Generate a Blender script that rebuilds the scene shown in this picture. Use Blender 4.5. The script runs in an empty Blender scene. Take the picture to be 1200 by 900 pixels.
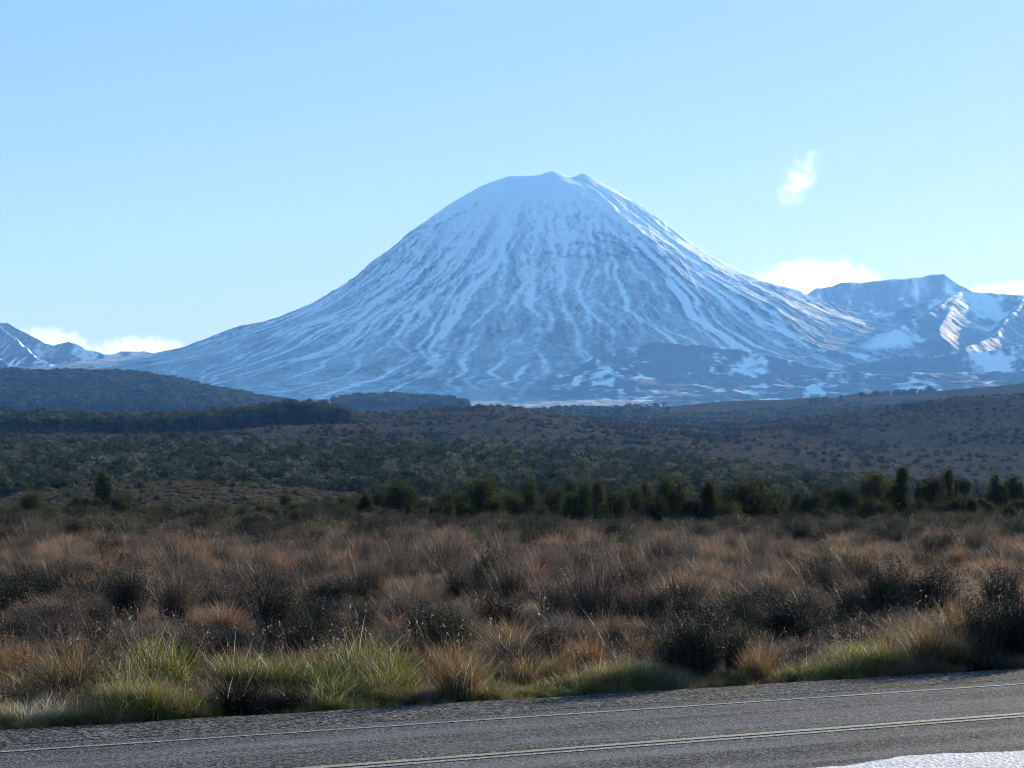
import bpy, math, random
import numpy as np

random.seed(7)
PI = math.pi
scene = bpy.context.scene
C = scene.collection

# ------------------------------------------------------------------ camera
F, UC, VC, HZ, HC = 2700.0, 600.0, 450.0, 560.0, 3.4      # measured on the 1200 x 900 photograph
PITCH = math.atan((HZ - VC) / F)
cam_d = bpy.data.cameras.new('camera')
cam = bpy.data.objects.new('camera', cam_d)
C.objects.link(cam)
cam.location = (0, 0, HC)
cam.rotation_euler = (PI / 2 + PITCH, 0, 0)
cam_d.sensor_width = 36
cam_d.lens = 36 * F / 1200
cam_d.clip_start = 0.5
cam_d.clip_end = 60000
scene.camera = cam

# ------------------------------------------------------------------ light
SUN_EL, SUN_AZ = math.radians(14), math.radians(34)     # azimuth clockwise from +Y (ahead, to the right)
world = bpy.data.worlds.new('World')
scene.world = world
world.use_nodes = True
wn = world.node_tree
wn.nodes.clear()
sky = wn.nodes.new('ShaderNodeTexSky')
sky.sky_type = 'NISHITA'
sky.sun_disc = False
sky.sun_elevation = SUN_EL
sky.sun_rotation = SUN_AZ
sky.altitude = 900
sky.air_density = 1.0
sky.dust_density = 0.4
sky.ozone_density = 2.5
bg = wn.nodes.new('ShaderNodeBackground')
bg.inputs['Strength'].default_value = 0.10
wo = wn.nodes.new('ShaderNodeOutputWorld')
# the camera's cool daylight white balance and its soft response to a bright sky
sep = wn.nodes.new('ShaderNodeSeparateColor'); com = wn.nodes.new('ShaderNodeCombineColor')
wn.links.new(sky.outputs[0], sep.inputs[0])
for ch, (pw, ml) in enumerate(((0.66, 0.90), (0.46, 1.53), (0.36, 2.45))):
    m1 = wn.nodes.new('ShaderNodeMath'); m1.operation = 'POWER'; m1.inputs[1].default_value = pw
    m2 = wn.nodes.new('ShaderNodeMath'); m2.operation = 'MULTIPLY'; m2.inputs[1].default_value = ml
    wn.links.new(sep.outputs[ch], m1.inputs[0]); wn.links.new(m1.outputs[0], m2.inputs[0]); wn.links.new(m2.outputs[0], com.inputs[ch])
wn.links.new(com.outputs[0], bg.inputs[0])
wn.links.new(bg.outputs[0], wo.inputs[0])

sun_d = bpy.data.lights.new('sun', 'SUN')
sun_d.energy = 5.0
sun_d.angle = math.radians(0.5)
sun_d.color = (1.0, 0.95, 0.87)
sun = bpy.data.objects.new('sun', sun_d)
C.objects.link(sun)
from mathutils import Vector
SUN_DIR = Vector((math.cos(SUN_EL) * math.sin(SUN_AZ), math.cos(SUN_EL) * math.cos(SUN_AZ), math.sin(SUN_EL)))
sun.rotation_euler = (-SUN_DIR).to_track_quat('-Z', 'Y').to_euler()
sun.location = (60, 120, 60)

vs = scene.view_settings
vs.view_transform = 'Standard'
vs.look = 'None'
vs.gamma = 1
vs.exposure = 0.95
scene.display_settings.display_device = 'sRGB'
cy = scene.cycles
cy.use_denoising = True
cy.denoising_prefilter = 'FAST'
scene.render.filter_size = 1.1
cy.filter_width = 1.1
cy.denoiser = 'OPENIMAGEDENOISE'
cy.max_bounces = 6
cy.diffuse_bounces = 3
cy.glossy_bounces = 2
cy.transmission_bounces = 3
cy.volume_bounces = 4
cy.transparent_max_bounces = 8
cy.sample_clamp_indirect = 6

# ------------------------------------------------------------------ helpers
def zat(D, v):
    """height of what shows at picture row v at distance D"""
    return HC + D * np.tan(np.arctan((VC - np.asarray(v, float)) / F) + PITCH)

def xat(D, u):
    return (np.asarray(u, float) - UC) / F * D

def hash2(ix, iy, seed):
    n = (ix.astype(np.int64) * 374761393 + iy.astype(np.int64) * 668265263 + seed * 1442695041) & 0xFFFFFFFF
    n = ((n ^ (n >> 13)) * 1274126177) & 0xFFFFFFFF
    n = n ^ (n >> 16)
    return (n & 0xFFFFFF) / float(0xFFFFFF)

def vnoise(x, y, seed=0):
    x = np.asarray(x, float); y = np.asarray(y, float)
    ix, iy = np.floor(x), np.floor(y)
    fx, fy = x - ix, y - iy
    fx = fx * fx * fx * (fx * (fx * 6 - 15) + 10); fy = fy * fy * fy * (fy * (fy * 6 - 15) + 10)
    a = hash2(ix, iy, seed); b = hash2(ix + 1, iy, seed)
    c = hash2(ix, iy + 1, seed); d = hash2(ix + 1, iy + 1, seed)
    return (a + (b - a) * fx) * (1 - fy) + (c + (d - c) * fx) * fy

def fbm(x, y, oct=4, seed=0, gain=0.5):
    s, a, t = 0, 1.0, 0
    for k in range(oct):
        s = s + a * (vnoise(x * 2 ** k, y * 2 ** k, seed + k * 17) * 2 - 1)
        t += a
        a *= gain
    return s / t

def sstep(a, b, x):
    t = np.clip((x - a) / (b - a), 0, 1)
    return t * t * (3 - 2 * t)

def mesh_np(name, V, F4=None, F3=None, smooth=False, mats=(), mat_idx=None):
    me = bpy.data.meshes.new(name)
    V = np.asarray(V, np.float32)
    n4 = 0 if F4 is None else len(F4)
    n3 = 0 if F3 is None else len(F3)
    loops = []
    if n4: loops.append(np.asarray(F4, np.int32).ravel())
    if n3: loops.append(np.asarray(F3, np.int32).ravel())
    loops = np.concatenate(loops)
    me.vertices.add(len(V)); me.vertices.foreach_set('co', V.ravel())
    me.loops.add(len(loops)); me.loops.foreach_set('vertex_index', loops)
    me.polygons.add(n4 + n3)
    st = np.concatenate([np.arange(n4) * 4, n4 * 4 + np.arange(n3) * 3]).astype(np.int32)
    me.polygons.foreach_set('loop_start', st)
    if mat_idx is not None:
        me.polygons.foreach_set('material_index', np.asarray(mat_idx, np.int32))
    for m in mats: me.materials.append(m)
    me.update(calc_edges=True)
    me.polygons.foreach_set('use_smooth', np.full(n4 + n3, smooth))
    me.validate()
    return me

def fattr(me, name, data):
    a = me.attributes.new(name, 'FLOAT', 'POINT')
    a.data.foreach_set('value', np.asarray(data, np.float32))

def grid_faces(nr, nc):
    i = np.arange(nr * nc).reshape(nr, nc)
    return np.stack([i[:-1, :-1], i[:-1, 1:], i[1:, 1:], i[1:, :-1]], -1).reshape(-1, 4)

def link(name, me, loc=(0, 0, 0), rz=0, sc=1, parent=None):
    o = bpy.data.objects.new(name, me)
    C.objects.link(o)
    o.location = loc
    o.rotation_euler = (0, 0, rz)
    o.scale = (sc, sc, sc) if not hasattr(sc, '__len__') else sc
    if parent: o.parent = parent
    return o

def tag(o, label=None, cat=None, group=None, kind=None):
    if label: o['label'] = label
    if cat: o['category'] = cat
    if group: o['group'] = group
    if kind: o['kind'] = kind
    return o

# ------------------------------------------------------------------ materials
class NT:
    def __init__(s, name):
        s.m = bpy.data.materials.new(name)
        s.m.use_nodes = True
        s.t = s.m.node_tree
        s.t.nodes.clear()
        s.out = s.t.nodes.new('ShaderNodeOutputMaterial')
    def n(s, typ, **kw):
        nd = s.t.nodes.new(typ)
        for k, v in kw.items():
            if k in nd.inputs.keys(): nd.inputs[k].default_value = v
            else: setattr(nd, k, v)
        return nd
    def l(s, a, b): s.t.links.new(a, b)
    def noise(s, vec, scale, detail=4, rough=0.55):
        nd = s.n('ShaderNodeTexNoise', Scale=scale, Detail=detail, Roughness=rough)
        s.l(vec, nd.inputs['Vector'])
        return nd.outputs['Fac']
    def ramp(s, fac, stops, interp='LINEAR'):
        nd = s.n('ShaderNodeValToRGB')
        cr = nd.color_ramp
        cr.interpolation = interp
        while len(cr.elements) < len(stops): cr.elements.new(0.5)
        for e, (p, c) in zip(cr.elements, stops):
            e.position = p
            e.color = (c, c, c, 1) if not hasattr(c, '__len__') else (*c, 1)
        s.l(fac, nd.inputs['Fac'])
        return nd.outputs['Color']
    def mix(s, fac, a, b, typ='MIX'):
        nd = s.n('ShaderNodeMix', data_type='RGBA', blend_type=typ)
        for i, v in ((0, fac), (6, a), (7, b)):
            if hasattr(v, 'is_output'): s.l(v, nd.inputs[i])
            else: nd.inputs[i].default_value = v if i == 0 else (*v, 1)
        return nd.outputs[2]
    def math(s, op, a, b=0.0, clamp=False):
        nd = s.n('ShaderNodeMath', operation=op, use_clamp=clamp)
        for i, v in ((0, a), (1, b)):
            if hasattr(v, 'is_output'): s.l(v, nd.inputs[i])
            else: nd.inputs[i].default_value = v
        return nd.outputs[0]
    def attr(s, name):
        return s.n('ShaderNodeAttribute', attribute_name=name).outputs['Fac']

def plant_mat(name, stops, patch=None, tip=None, thatch_shade=None, trans=0.4, rough=0.5, spec=0.3, patch_scale=0.12):
    """leaf or blade: colour varies from plant to plant and in broad patches; light comes through it"""
    k = NT(name)
    oi = k.n('ShaderNodeObjectInfo')
    col = k.ramp(oi.outputs['Random'], stops)
    geo = k.n('ShaderNodeNewGeometry')
    if patch:
        pf = k.noise(oi.outputs['Location'], patch_scale, 2)
        col = k.mix(k.ramp(pf, [(0.42, 0.0), (0.6, 0.8)]), col, patch)
    isl = geo.outputs['Random Per Island']
    hsv = k.n('ShaderNodeHueSaturation', Saturation=1.0)
    k.l(col, hsv.inputs['Color'])
    k.l(k.math('ADD', k.math('MULTIPLY', isl, 0.7), 0.65), hsv.inputs['Value'])
    k.l(k.math('ADD', k.math('MULTIPLY', isl, 0.05), 0.475), hsv.inputs['Hue'])
    col = hsv.outputs['Color']
    if tip:
        t = k.attr('t')
        col = k.mix(k.ramp(t, [(0.45, 0.0), (1.0, 0.75)]), col, tip)
    if thatch_shade:
        col = k.mix(k.ramp(k.attr('t'), [(0.12, 1.0), (0.55, 0.0)]), col, thatch_shade)  # thatch at the blade foot, also darkening it as shade inside the clump
    bs = k.n('ShaderNodeBsdfPrincipled', Roughness=rough)
    bs.inputs['Specular IOR Level'].default_value = spec
    k.l(col, bs.inputs['Base Color'])
    tr = k.n('ShaderNodeBsdfTranslucent')
    k.l(col, tr.inputs['Color'])
    mx = k.n('ShaderNodeMixShader', Fac=trans)
    k.l(bs.outputs[0], mx.inputs[1]); k.l(tr.outputs[0], mx.inputs[2])
    k.l(mx.outputs[0], k.out.inputs['Surface'])
    return k.m

def wood_mat(name, col):
    k = NT(name)
    tc = k.n('ShaderNodeTexCoord')
    c = k.mix(k.noise(tc.outputs['Object'], 9, 5), tuple(x * 0.6 for x in col), tuple(min(1, x * 1.5) for x in col))
    bs = k.n('ShaderNodeBsdfPrincipled', Roughness=0.85)
    k.l(c, bs.inputs['Base Color'])
    k.l(bs.outputs[0], k.out.inputs['Surface'])
    return k.m

# ground under the heath, the clearing and the shrubby hills
k = NT('heath_ground')
pos = k.n('ShaderNodeNewGeometry').outputs['Position']
a1 = k.noise(pos, 0.02, 5, 0.6)
a2 = k.noise(pos, 0.35, 5, 0.65)
a3 = k.noise(pos, 0.09, 6, 0.7)
base = k.ramp(a3, [(0.32, (0.045, 0.040, 0.026)), (0.48, (0.072, 0.060, 0.040)), (0.62, (0.098, 0.079, 0.053)), (0.75, (0.120, 0.096, 0.066))])
base = k.mix(k.ramp(a1, [(0.4, 0.0), (0.65, 0.55)]), base, (0.050, 0.046, 0.030))
base = k.mix(k.ramp(a2, [(0.45, 0.0), (0.7, 0.6)]), base, (0.032, 0.028, 0.020))
bs = k.n('ShaderNodeBsdfPrincipled', Roughness=0.95)
bs.inputs['Specular IOR Level'].default_value = 0.0
k.l(base, bs.inputs['Base Color'])
bp = k.n('ShaderNodeBump', Strength=0.8, Distance=0.6)
k.l(a2, bp.inputs['Height'])
k.l(bp.outputs[0], bs.inputs['Normal'])
k.l(bs.outputs[0], k.out.inputs['Surface'])
M_GROUND = k.m

# snow over dark volcanic rock
k = NT('snow_and_rock')
pos = k.n('ShaderNodeNewGeometry').outputs['Position']
sn = k.attr('snow')
n1 = k.noise(pos, 0.012, 6, 0.7)
n2 = k.noise(pos, 0.045, 5, 0.7)
f = k.math('ADD', sn, k.math('MULTIPLY', k.math('SUBTRACT', n1, 0.5), 0.15))
f = k.math('ADD', f, k.math('MULTIPLY', k.math('SUBTRACT', n2, 0.5), 0.40))
f = k.ramp(f, [(0.12, 0.0), (0.5, 0.42), (0.82, 1.0)])
rock = k.ramp(n2, [(0.3, (0.032, 0.030, 0.034)), (0.7, (0.085, 0.076, 0.072))])
low = k.attr('tuss')
rock = k.mix(low, rock, (0.062, 0.052, 0.044))
c = k.mix(f, rock, (0.78, 0.81, 0.86))
bs = k.n('ShaderNodeBsdfPrincipled', Roughness=0.75)
bs.inputs['Specular IOR Level'].default_value = 0.25
k.l(c, bs.inputs['Base Color'])
bp = k.n('ShaderNodeBump', Strength=0.6, Distance=6.0)
k.l(n2, bp.inputs['Height'])
k.l(bp.outputs[0], bs.inputs['Normal'])
k.l(bs.outputs[0], k.out.inputs['Surface'])
M_SNOW = k.m

# ------------------------------------------------------------------ terrain
US = np.array([-700, -200, 0, 60, 120, 200, 300, 340, 400, 450, 500, 565, 600, 632, 660, 700, 760, 800, 850, 885, 955, 1000, 1025, 1060, 1084, 1130, 1200, 1300, 1900], float)
def row(D, us, vs_):
    return math.log(D), zat(D, np.interp(US, us, vs_))
ROWS = [
    row(170, [0, 1200], [613, 613]),
    row(235, [0, 450, 600, 1200], [603, 603, 603, 603]),
    row(330, [-200, 0, 60, 110, 280, 360, 420, 600, 1400], [592, 585, 573, 563.5, 563.5, 572, 581, 590, 592]),
    row(420, [0, 1200], [594, 594]),
    row(520, [0, 1200], [589, 589]),
    row(750, [0, 400, 600, 800, 1000, 1200], [564, 566, 567, 570, 578, 584]),
    row(1000, [0, 200, 400, 600, 800, 1000, 1200], [537, 538, 540, 548, 556, 577, 586]),
    row(1200, [0, 200, 450, 600, 800, 1000, 1200], [520, 519, 521, 531, 538, 552, 568]),
    row(1500, [0, 200, 300, 400, 500, 600, 700, 800, 1000, 1200], [505, 504, 499, 497, 506, 506, 512, 516, 524, 534]),
    row(1800, [0, 300, 400, 600, 700, 800, 885, 955, 1000, 1060, 1200], [500, 494, 491, 489, 499, 506, 507, 503, 499, 494, 492]),
    row(2100, [0, 300, 400, 500, 565, 600, 632, 660, 760, 850, 885, 955, 1025, 1084, 1130, 1200, 1300, 1900], [498, 492, 485, 479, 474, 474, 481, 487, 500, 503, 500, 492, 479, 467, 462, 460, 457, 440]),
    row(2400, [0, 300, 400, 500, 565, 600, 660, 760, 850, 955, 1025, 1084, 1200, 1900], [502, 500, 496, 492, 489, 489, 491, 497, 499, 496, 490, 482, 474, 465]),
    row(3000, [0, 400, 600, 660, 850, 955, 1060, 1200, 1900], [497, 496, 493, 491, 490, 486, 478, 470, 460]),
    row(3600, [0, 200, 340, 450, 600, 700, 850, 955, 1060, 1200, 1900], [484, 484, 490, 490, 486, 486, 482, 476, 470, 461, 450]),
    row(4000, [0, 200, 325, 400, 550, 640, 700, 780, 850, 990, 1095, 1200, 1900], [462, 465, 480, 486, 482, 483, 481, 476, 469, 464.5, 461, 449, 440]),
    row(4600, [-200, 0, 70, 170, 230, 290, 325, 345, 395, 440, 480, 525, 545, 600, 700, 1200, 1900], [440, 437, 436, 441, 455, 465, 474, 480, 470, 466, 465, 472, 478, 490, 490, 470, 460]),
    row(5200, [0, 300, 600, 1200], [458, 484, 496, 480]),
    row(6500, [0, 300, 600, 1200], [484, 494, 500, 487]),
    row(8600, [0, 300, 600, 1200], [500, 504, 508, 500]),
]
LD = np.array([r[0] for r in ROWS]); ZT = np.array([r[1] for r in ROWS])
# resample the table densely and soften it
LDD = np.linspace(LD[0], LD[-1], 420); UU = np.linspace(-700, 1900, 521)
tmp = np.array([np.interp(UU, US, z) for z in ZT])
# monotone-ish smooth interpolation in log distance, then blur
ZD = np.array([np.interp(LDD, LD, tmp[:, j]) for j in range(len(UU))]).T
def blur(a, n, ax):
    for _ in range(2):
        kk = np.ones(n) / n
        pad = [(0, 0), (0, 0)]; pad[ax] = (n // 2, n // 2)
        a = np.apply_along_axis(lambda r: np.convolve(r, kk, 'valid'), ax, np.pad(a, pad, mode='edge'))
    return a
ZD = blur(blur(ZD, 5, 0), 7, 1)

ROAD_ANG = math.radians(32.6)
RD = np.array([math.cos(ROAD_ANG), math.sin(ROAD_ANG)]); RN = np.array([-RD[1], RD[0]])
OFF_EDGE, OFF_WHITE, OFF_YEL, OFF_WH2, OFF_NEAR = 29.7, 27.45, 24.0, 23.2, 17.5
def road_off(x, y): return RN[0] * x + RN[1] * y

def ground_z(x, y):
    x = np.asarray(x, float); y = np.asarray(y, float)
    D = np.maximum(y, 1.0)
    u = UC + F * x / D
    ld = np.log(D)
    fi = np.clip((ld - LDD[0]) / (LDD[1] - LDD[0]), 0, len(LDD) - 1.001)
    fj = np.clip((u - UU[0]) / (UU[1] - UU[0]), 0, len(UU) - 1.001)
    i = fi.astype(int); j = fj.astype(int); a = fi - i; b = fj - j
    z = (ZD[i, j] * (1 - b) + ZD[i, j + 1] * b) * (1 - a) + (ZD[i + 1, j] * (1 - b) + ZD[i + 1, j + 1] * b) * a
    w = sstep(130, 175, D)
    z = z * w + 0.05 * (1 - w)
    o = road_off(x, y)
    away = sstep(30, 37, o)
    # verge dips from the road, heath is lumpy, hills are rougher with distance
    z = z - 0.16 * (1 - sstep(30.5, 34, o))
    z = z + away * (0.22 * fbm(x / 7, y / 7, 3, 5) + 0.12 * fbm(x / 1.7, y / 1.7, 2, 9)) * (1 - sstep(200, 330, D) * 0.2)
    z = z + sstep(260, 420, D) * (0.5 * fbm(x / 30, y / 30, 3, 21))
    z = z + sstep(900, 1500, D) * (4.5 * fbm(x / 130, y / 130, 5, 33))
    z = z + sstep(2300, 4000, D) * (5 * fbm(x / 260, y / 260, 4, 51))
    # bank the photographer stands on
    near = 1 - sstep(4, 21, np.hypot(x, y) * 0 + o)
    z = z + 1.85 * np.where(o < 21, near, 0)
    return z

S = np.linspace(-0.40, 0.40, 640)
rows_y = np.concatenate([np.linspace(-60, 8, 18), np.exp(np.linspace(math.log(10), math.log(8600), 760))])
gx = S[None, :] * (np.maximum(rows_y, 0)[:, None] + 230)
gy = np.repeat(rows_y[:, None], len(S), 1)
gz = ground_z(gx, gy)
me = mesh_np('ground', np.stack([gx, gy, gz], -1).reshape(-1, 3), grid_faces(*gx.shape), smooth=True, mats=[M_GROUND])
tag(link('ground', me), 'brown heath plain rising to shrubby foothills', 'ground', kind='structure')

# ------------------------------------------------------------------ mountain
CELL = 7.5
MX0, MX1, MY0, MY1 = -3700.0, 3700.0, 7700.0, 15200.0
nx, ny = int((MX1 - MX0) / CELL), int((MY1 - MY0) / CELL)
mx = MX0 + np.arange(nx) * CELL; my = MY0 + np.arange(ny) * CELL
X, Y = np.meshgrid(mx, my)

PX0, PY0 = 213.0, 12000.0
dx, dy = X - PX0, Y - PY0
r = np.hypot(dx, dy) + 1e-6
th = np.arctan2(dx, -dy)                      # 0 = towards the camera, + = right
PL = [(0, 207), (55, 207), (85, 219), (125, 242), (165, 271), (205, 303), (245, 336), (285, 358), (325, 373), (365, 383), (395, 394), (430, 407), (470, 414), (700, 440), (1200, 470)]
PR = [(0, 206), (42, 206), (70, 223), (105, 245), (145, 267), (185, 292.5), (225, 313), (255, 328), (305, 351), (355, 366), (420, 384), (520, 405), (700, 430), (1200, 470)]
def prof(tab):
    p = np.array(tab, float)
    return np.interp(r, p[:, 0] * PY0 / F, zat(PY0, p[:, 1]))
FR = np.array([(0, 1573), (205, 1573), (378, 1500), (555, 1392), (733, 1270), (911, 1142), (1089, 1010), (1266, 885), (1500, 742), (1800, 590), (2200, 448), (2600, 362), (3000, 312), (3500, 272), (4300, 236), (6000, 200)], float)
zf = np.interp(r, FR[:, 0], FR[:, 1])
wl = np.clip(-dx / r, 0, 1) ** 3; wr = np.clip(dx / r, 0, 1) ** 3
wf = np.clip(-dy / r, 0, 1) ** 1.6; wb = np.clip(dy / r, 0, 1) ** 2
zl, zr = prof(PL), prof(PR)
cone = (wl * zl + wr * zr + wf * zf + wb * (np.minimum(zl, zr) - 40 * sstep(150, 500, r))) / (wl + wr + wf + wb)
# crater: uneven rim with a notch on the right of the summit
rim = 1563 + 17 * np.clip(1 - np.abs(th) / 0.36, 0, 1) + 17 * np.clip(1 - np.abs(th - 0.95) / 0.34, 0, 1) - 12 * np.exp(-((th - 0.45) / 0.2) ** 2) + 7 * np.exp(-((th + 1.3) / 0.45) ** 2) - 14 * np.exp(-((np.abs(th) - 3.14) / 1.2) ** 2)
rr = 212 - 28 * np.sin(th)
bowl = rim - 95 * (1 - np.clip(r / rr, 0, 1) ** 2)
cone = np.where(r < rr, bowl, cone + (rim - 1573) * np.exp(-(r - rr) / 220))

def ridge(pts, A, L, lin=0.04, seed=0, warp=60):
    wx = X + warp * fbm(X / 500, Y / 500, 3, seed); wy = Y + warp * fbm(X / 500 + 9, Y / 500 + 4, 3, seed + 3)
    best = np.full(X.shape, -1e9)
    for (u0, v0, D0), (u1, v1, D1) in zip(pts[:-1], pts[1:]):
        ax, ay, az = xat(D0, u0), D0, zat(D0, v0); bx, by, bz = xat(D1, u1), D1, zat(D1, v1)
        ex, ey = bx - ax, by - ay
        t = np.clip(((wx - ax) * ex + (wy - ay) * ey) / (ex * ex + ey * ey), 0, 1)
        d = np.hypot(wx - ax - t * ex, wy - ay - t * ey)
        best = np.maximum(best, az + (bz - az) * t - A * (1 - np.exp(-d / L)) - lin * d)
    return best
def smax(a, b, w):
    h = np.clip(0.5 + 0.5 * (a - b) / w, 0, 1)
    return b + (a - b) * h + w * h * (1 - h)

flank = sstep(230, 900, r)
def radial(freq, seed, twist=0.0):
    a = th + twist * np.sin(r / 700.0 + seed) + 0.05 * fbm(X / 420, Y / 420, 3, seed)
    v = fbm(a * freq, r / 900.0 + seed, 2, seed)
    return 1 - np.abs(v) * 2.2
H = cone.copy()
H += flank * (34 * radial(2.6, 3, 0.07) + 9 * radial(6.5, 8, 0.08) * (2.0 * vnoise(X / 600, Y / 600, 4) ** 1.5) + 2.5 * radial(17, 12, 0.04) * (0.2 + 1.6 * vnoise(X / 400, Y / 400, 6))) * np.exp(-np.clip(r - 1600, 0, None) / 1500) * 0.9
H -= flank * 33
H += sstep(120, 500, r) * 5 * fbm(X / 90, Y / 90, 4, 77)
is_cone = H.copy()

R1 = ridge([(900, 356, 14000), (940, 346, 14000), (958, 339, 14000), (990, 331.5, 14000), (1010, 331, 14000), (1050, 327, 14000), (1085, 325, 14000), (1109, 320.5, 14000), (1122, 332, 13950), (1142, 341, 13900), (1170, 344, 13900), (1300, 348, 13900)], 330, 300, 0.30, 5, 20)
R2 = ridge([(900, 412, 11500), (975, 388, 11600), (1050, 366, 11700), (1092, 353, 11800), (1127, 341, 11900), (1160, 344, 11900), (1200, 347, 11900), (1300, 338, 11900)], 160, 350, 0.36, 15, 30)
R2b = ridge([(1127, 341, 11900), (1102, 358, 11400), (1062, 382, 11000), (1030, 398, 10700)], 150, 420, 0.30, 18, 50)
R2c = ridge([(1200, 347, 11900), (1178, 370, 11400), (1170, 392, 10900), (1130, 410, 10400)], 150, 400, 0.30, 19, 50)
R2d = ridge([(1127, 341, 11900), (1117, 362, 11350), (1100, 392, 10750)], 170, 330, 0.30, 17, 30)
R3 = ridge([(672, 446, 9700), (700, 420, 9900), (735, 405, 10000), (770, 400, 10050), (822, 403, 10050), (880, 414, 9950), (950, 430, 9800), (1010, 441, 9700)], 90, 260, 0.22, 25, 80)
R4 = ridge([(960, 436, 9800), (1030, 420, 9900), (1100, 414, 9950), (1200, 405, 10000), (1330, 395, 10000)], 90, 300, 0.20, 35, 120)
R5 = ridge([(850, 448, 9000), (930, 441, 9100), (1040, 438, 9100), (1130, 436, 9000), (1330, 425, 9000)], 50, 240, 0.15, 45, 120)
L1 = ridge([(-250, 335, 12500), (-60, 362, 12500), (-8, 377, 12500), (8, 379, 12500), (30, 390, 12450), (55, 401, 12400), (63, 403.5, 12400), (80, 401, 12400), (98, 408, 12400), (122, 415, 12400), (140, 411.5, 12400), (165, 413, 12350), (200, 416, 12300)], 200, 380, 0.36, 55, 15)
L2 = ridge([(-8, 377, 12500), (12, 395, 12100), (38, 418, 11600), (62, 436, 11200)], 140, 220, 0.42, 58, 30)
L3 = ridge([(-60, 362, 12500), (-40, 392, 11900), (-5, 420, 11400), (22, 438, 11000)], 140, 220, 0.42, 59, 30)
hills = R1
for q in (R2, R2b, R2c, R2d, R3, R4, R5, L1, L2, L3): hills = smax(hills, q, 25)
hills = hills + 16 * fbm(X / 330, Y / 330, 5, 91) * sstep(0, 1, (zat(12000, 360) - hills) / 300) + 5 * fbm(X / 70, Y / 70, 3, 95)
near_toe = 24 * fbm(X / 150, Y / 110, 4, 98) + 185 + 0.03 * (Y - 7700) + 14 * fbm(X / 300, Y / 300, 4, 97)
HH = smax(smax(H, hills, 30), near_toe, 40)
cone_w = sstep(-30, 60, H - hills)
HH += (13 * fbm(X / 170, Y / 170, 5, 99) + 5 * fbm(X / 45, Y / 45, 3, 103)) * (1 - cone_w)

def erode(h, batches, n, steps, rng, kcap=5.0, ke=0.30, kd=0.25, inertia=0.25):
    ny_, nx_ = h.shape
    flat = h.ravel()
    dep = np.zeros(h.size)
    for b in range(batches):
        px = rng.uniform(2, nx_ - 3, n); py = rng.uniform(2, ny_ - 3, n)
        vx = np.zeros(n); vy = np.zeros(n); sp = np.ones(n); wat = np.ones(n); sed = np.zeros(n)
        alive = np.ones(n, bool)
        for s in range(steps):
            ix = px.astype(int); iy = py.astype(int); fx = px - ix; fy = py - iy
            q = iy * nx_ + ix
            h00, h10, h01, h11 = flat[q], flat[q + 1], flat[q + nx_], flat[q + nx_ + 1]
            g_x = (h10 - h00) * (1 - fy) + (h11 - h01) * fy; g_y = (h01 - h00) * (1 - fx) + (h11 - h10) * fx
            hc = h00 * (1 - fx) * (1 - fy) + h10 * fx * (1 - fy) + h01 * (1 - fx) * fy + h11 * fx * fy
            vx = vx * inertia - g_x * (1 - inertia); vy = vy * inertia - g_y * (1 - inertia)
            ln = np.hypot(vx, vy) + 1e-9
            vx /= ln; vy /= ln
            npx, npy = px + vx, py + vy
            alive &= (npx > 2) & (npx < nx_ - 3) & (npy > 2) & (npy < ny_ - 3)
            npx = np.where(alive, npx, px); npy = np.where(alive, npy, py)
            jx = npx.astype(int); jy = npy.astype(int); ax = npx - jx; ay = npy - jy
            p = jy * nx_ + jx
            hn = flat[p] * (1 - ax) * (1 - ay) + flat[p + 1] * ax * (1 - ay) + flat[p + nx_] * (1 - ax) * ay + flat[p + nx_ + 1] * ax * ay
            dh = hn - hc
            cap = np.maximum(-dh, 0.01) * sp * wat * kcap
            up = dh > 0
            drop = np.where(up, np.minimum(dh, sed), np.where(sed > cap, (sed - cap) * kd, 0))
            take = np.where(~up & (sed <= cap), np.minimum((cap - sed) * ke, -dh), 0)
            d = np.where(alive, drop - take, 0)
            sed -= d
            for off, w_ in ((0, (1 - fx) * (1 - fy)), (1, fx * (1 - fy)), (nx_, (1 - fx) * fy), (nx_ + 1, fx * fy)):
                np.add.at(flat, q + off, d * w_)
                np.add.at(dep, q + off, -np.minimum(d, 0) * w_)
            sp = np.sqrt(np.maximum(sp * sp - dh * 0.6, 0.05)); sp = np.minimum(sp, 4)
            wat *= 0.985
            px, py = npx, npy
    return flat.reshape(h.shape), dep.reshape(h.shape)
# snow filled gullies running down the cone, wandering and joining
rng = np.random.default_rng(11)
chan = np.zeros(HH.shape)
for g_ in range(320):
    a0_ = rng.uniform(-1.9, 1.9); r0_ = rng.uniform(380, 2100); r1_ = r0_ + rng.uniform(250, 1300)
    q = np.arange(r0_, min(r1_, 3400), 2.0)
    ph = rng.uniform(0, 99)
    a_ = a0_ + 0.10 * fbm(q / 420 , q * 0 + a0_ * 5, 3, 401) + (22 / q) * fbm(q / 95, q * 0 + ph, 3, 403)
    gx_, gy_ = PX0 + q * np.sin(a_), PY0 - q * np.cos(a_)
    wgt = np.sin(np.clip((q - r0_) / (r1_ - r0_), 0, 1) * PI) ** 0.5 * rng.uniform(0.4, 1.0)
    ii = ((gx_ - MX0) / CELL).astype(int); jj = ((gy_ - MY0) / CELL).astype(int)
    ok_ = (ii > 1) & (ii < nx - 2) & (jj > 1) & (jj < ny - 2)
    for di in ((0,) if rng.random() < 0.6 else (0, 1)):
        np.maximum.at(chan, (jj[ok_], ii[ok_] + di), wgt[ok_])
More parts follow.
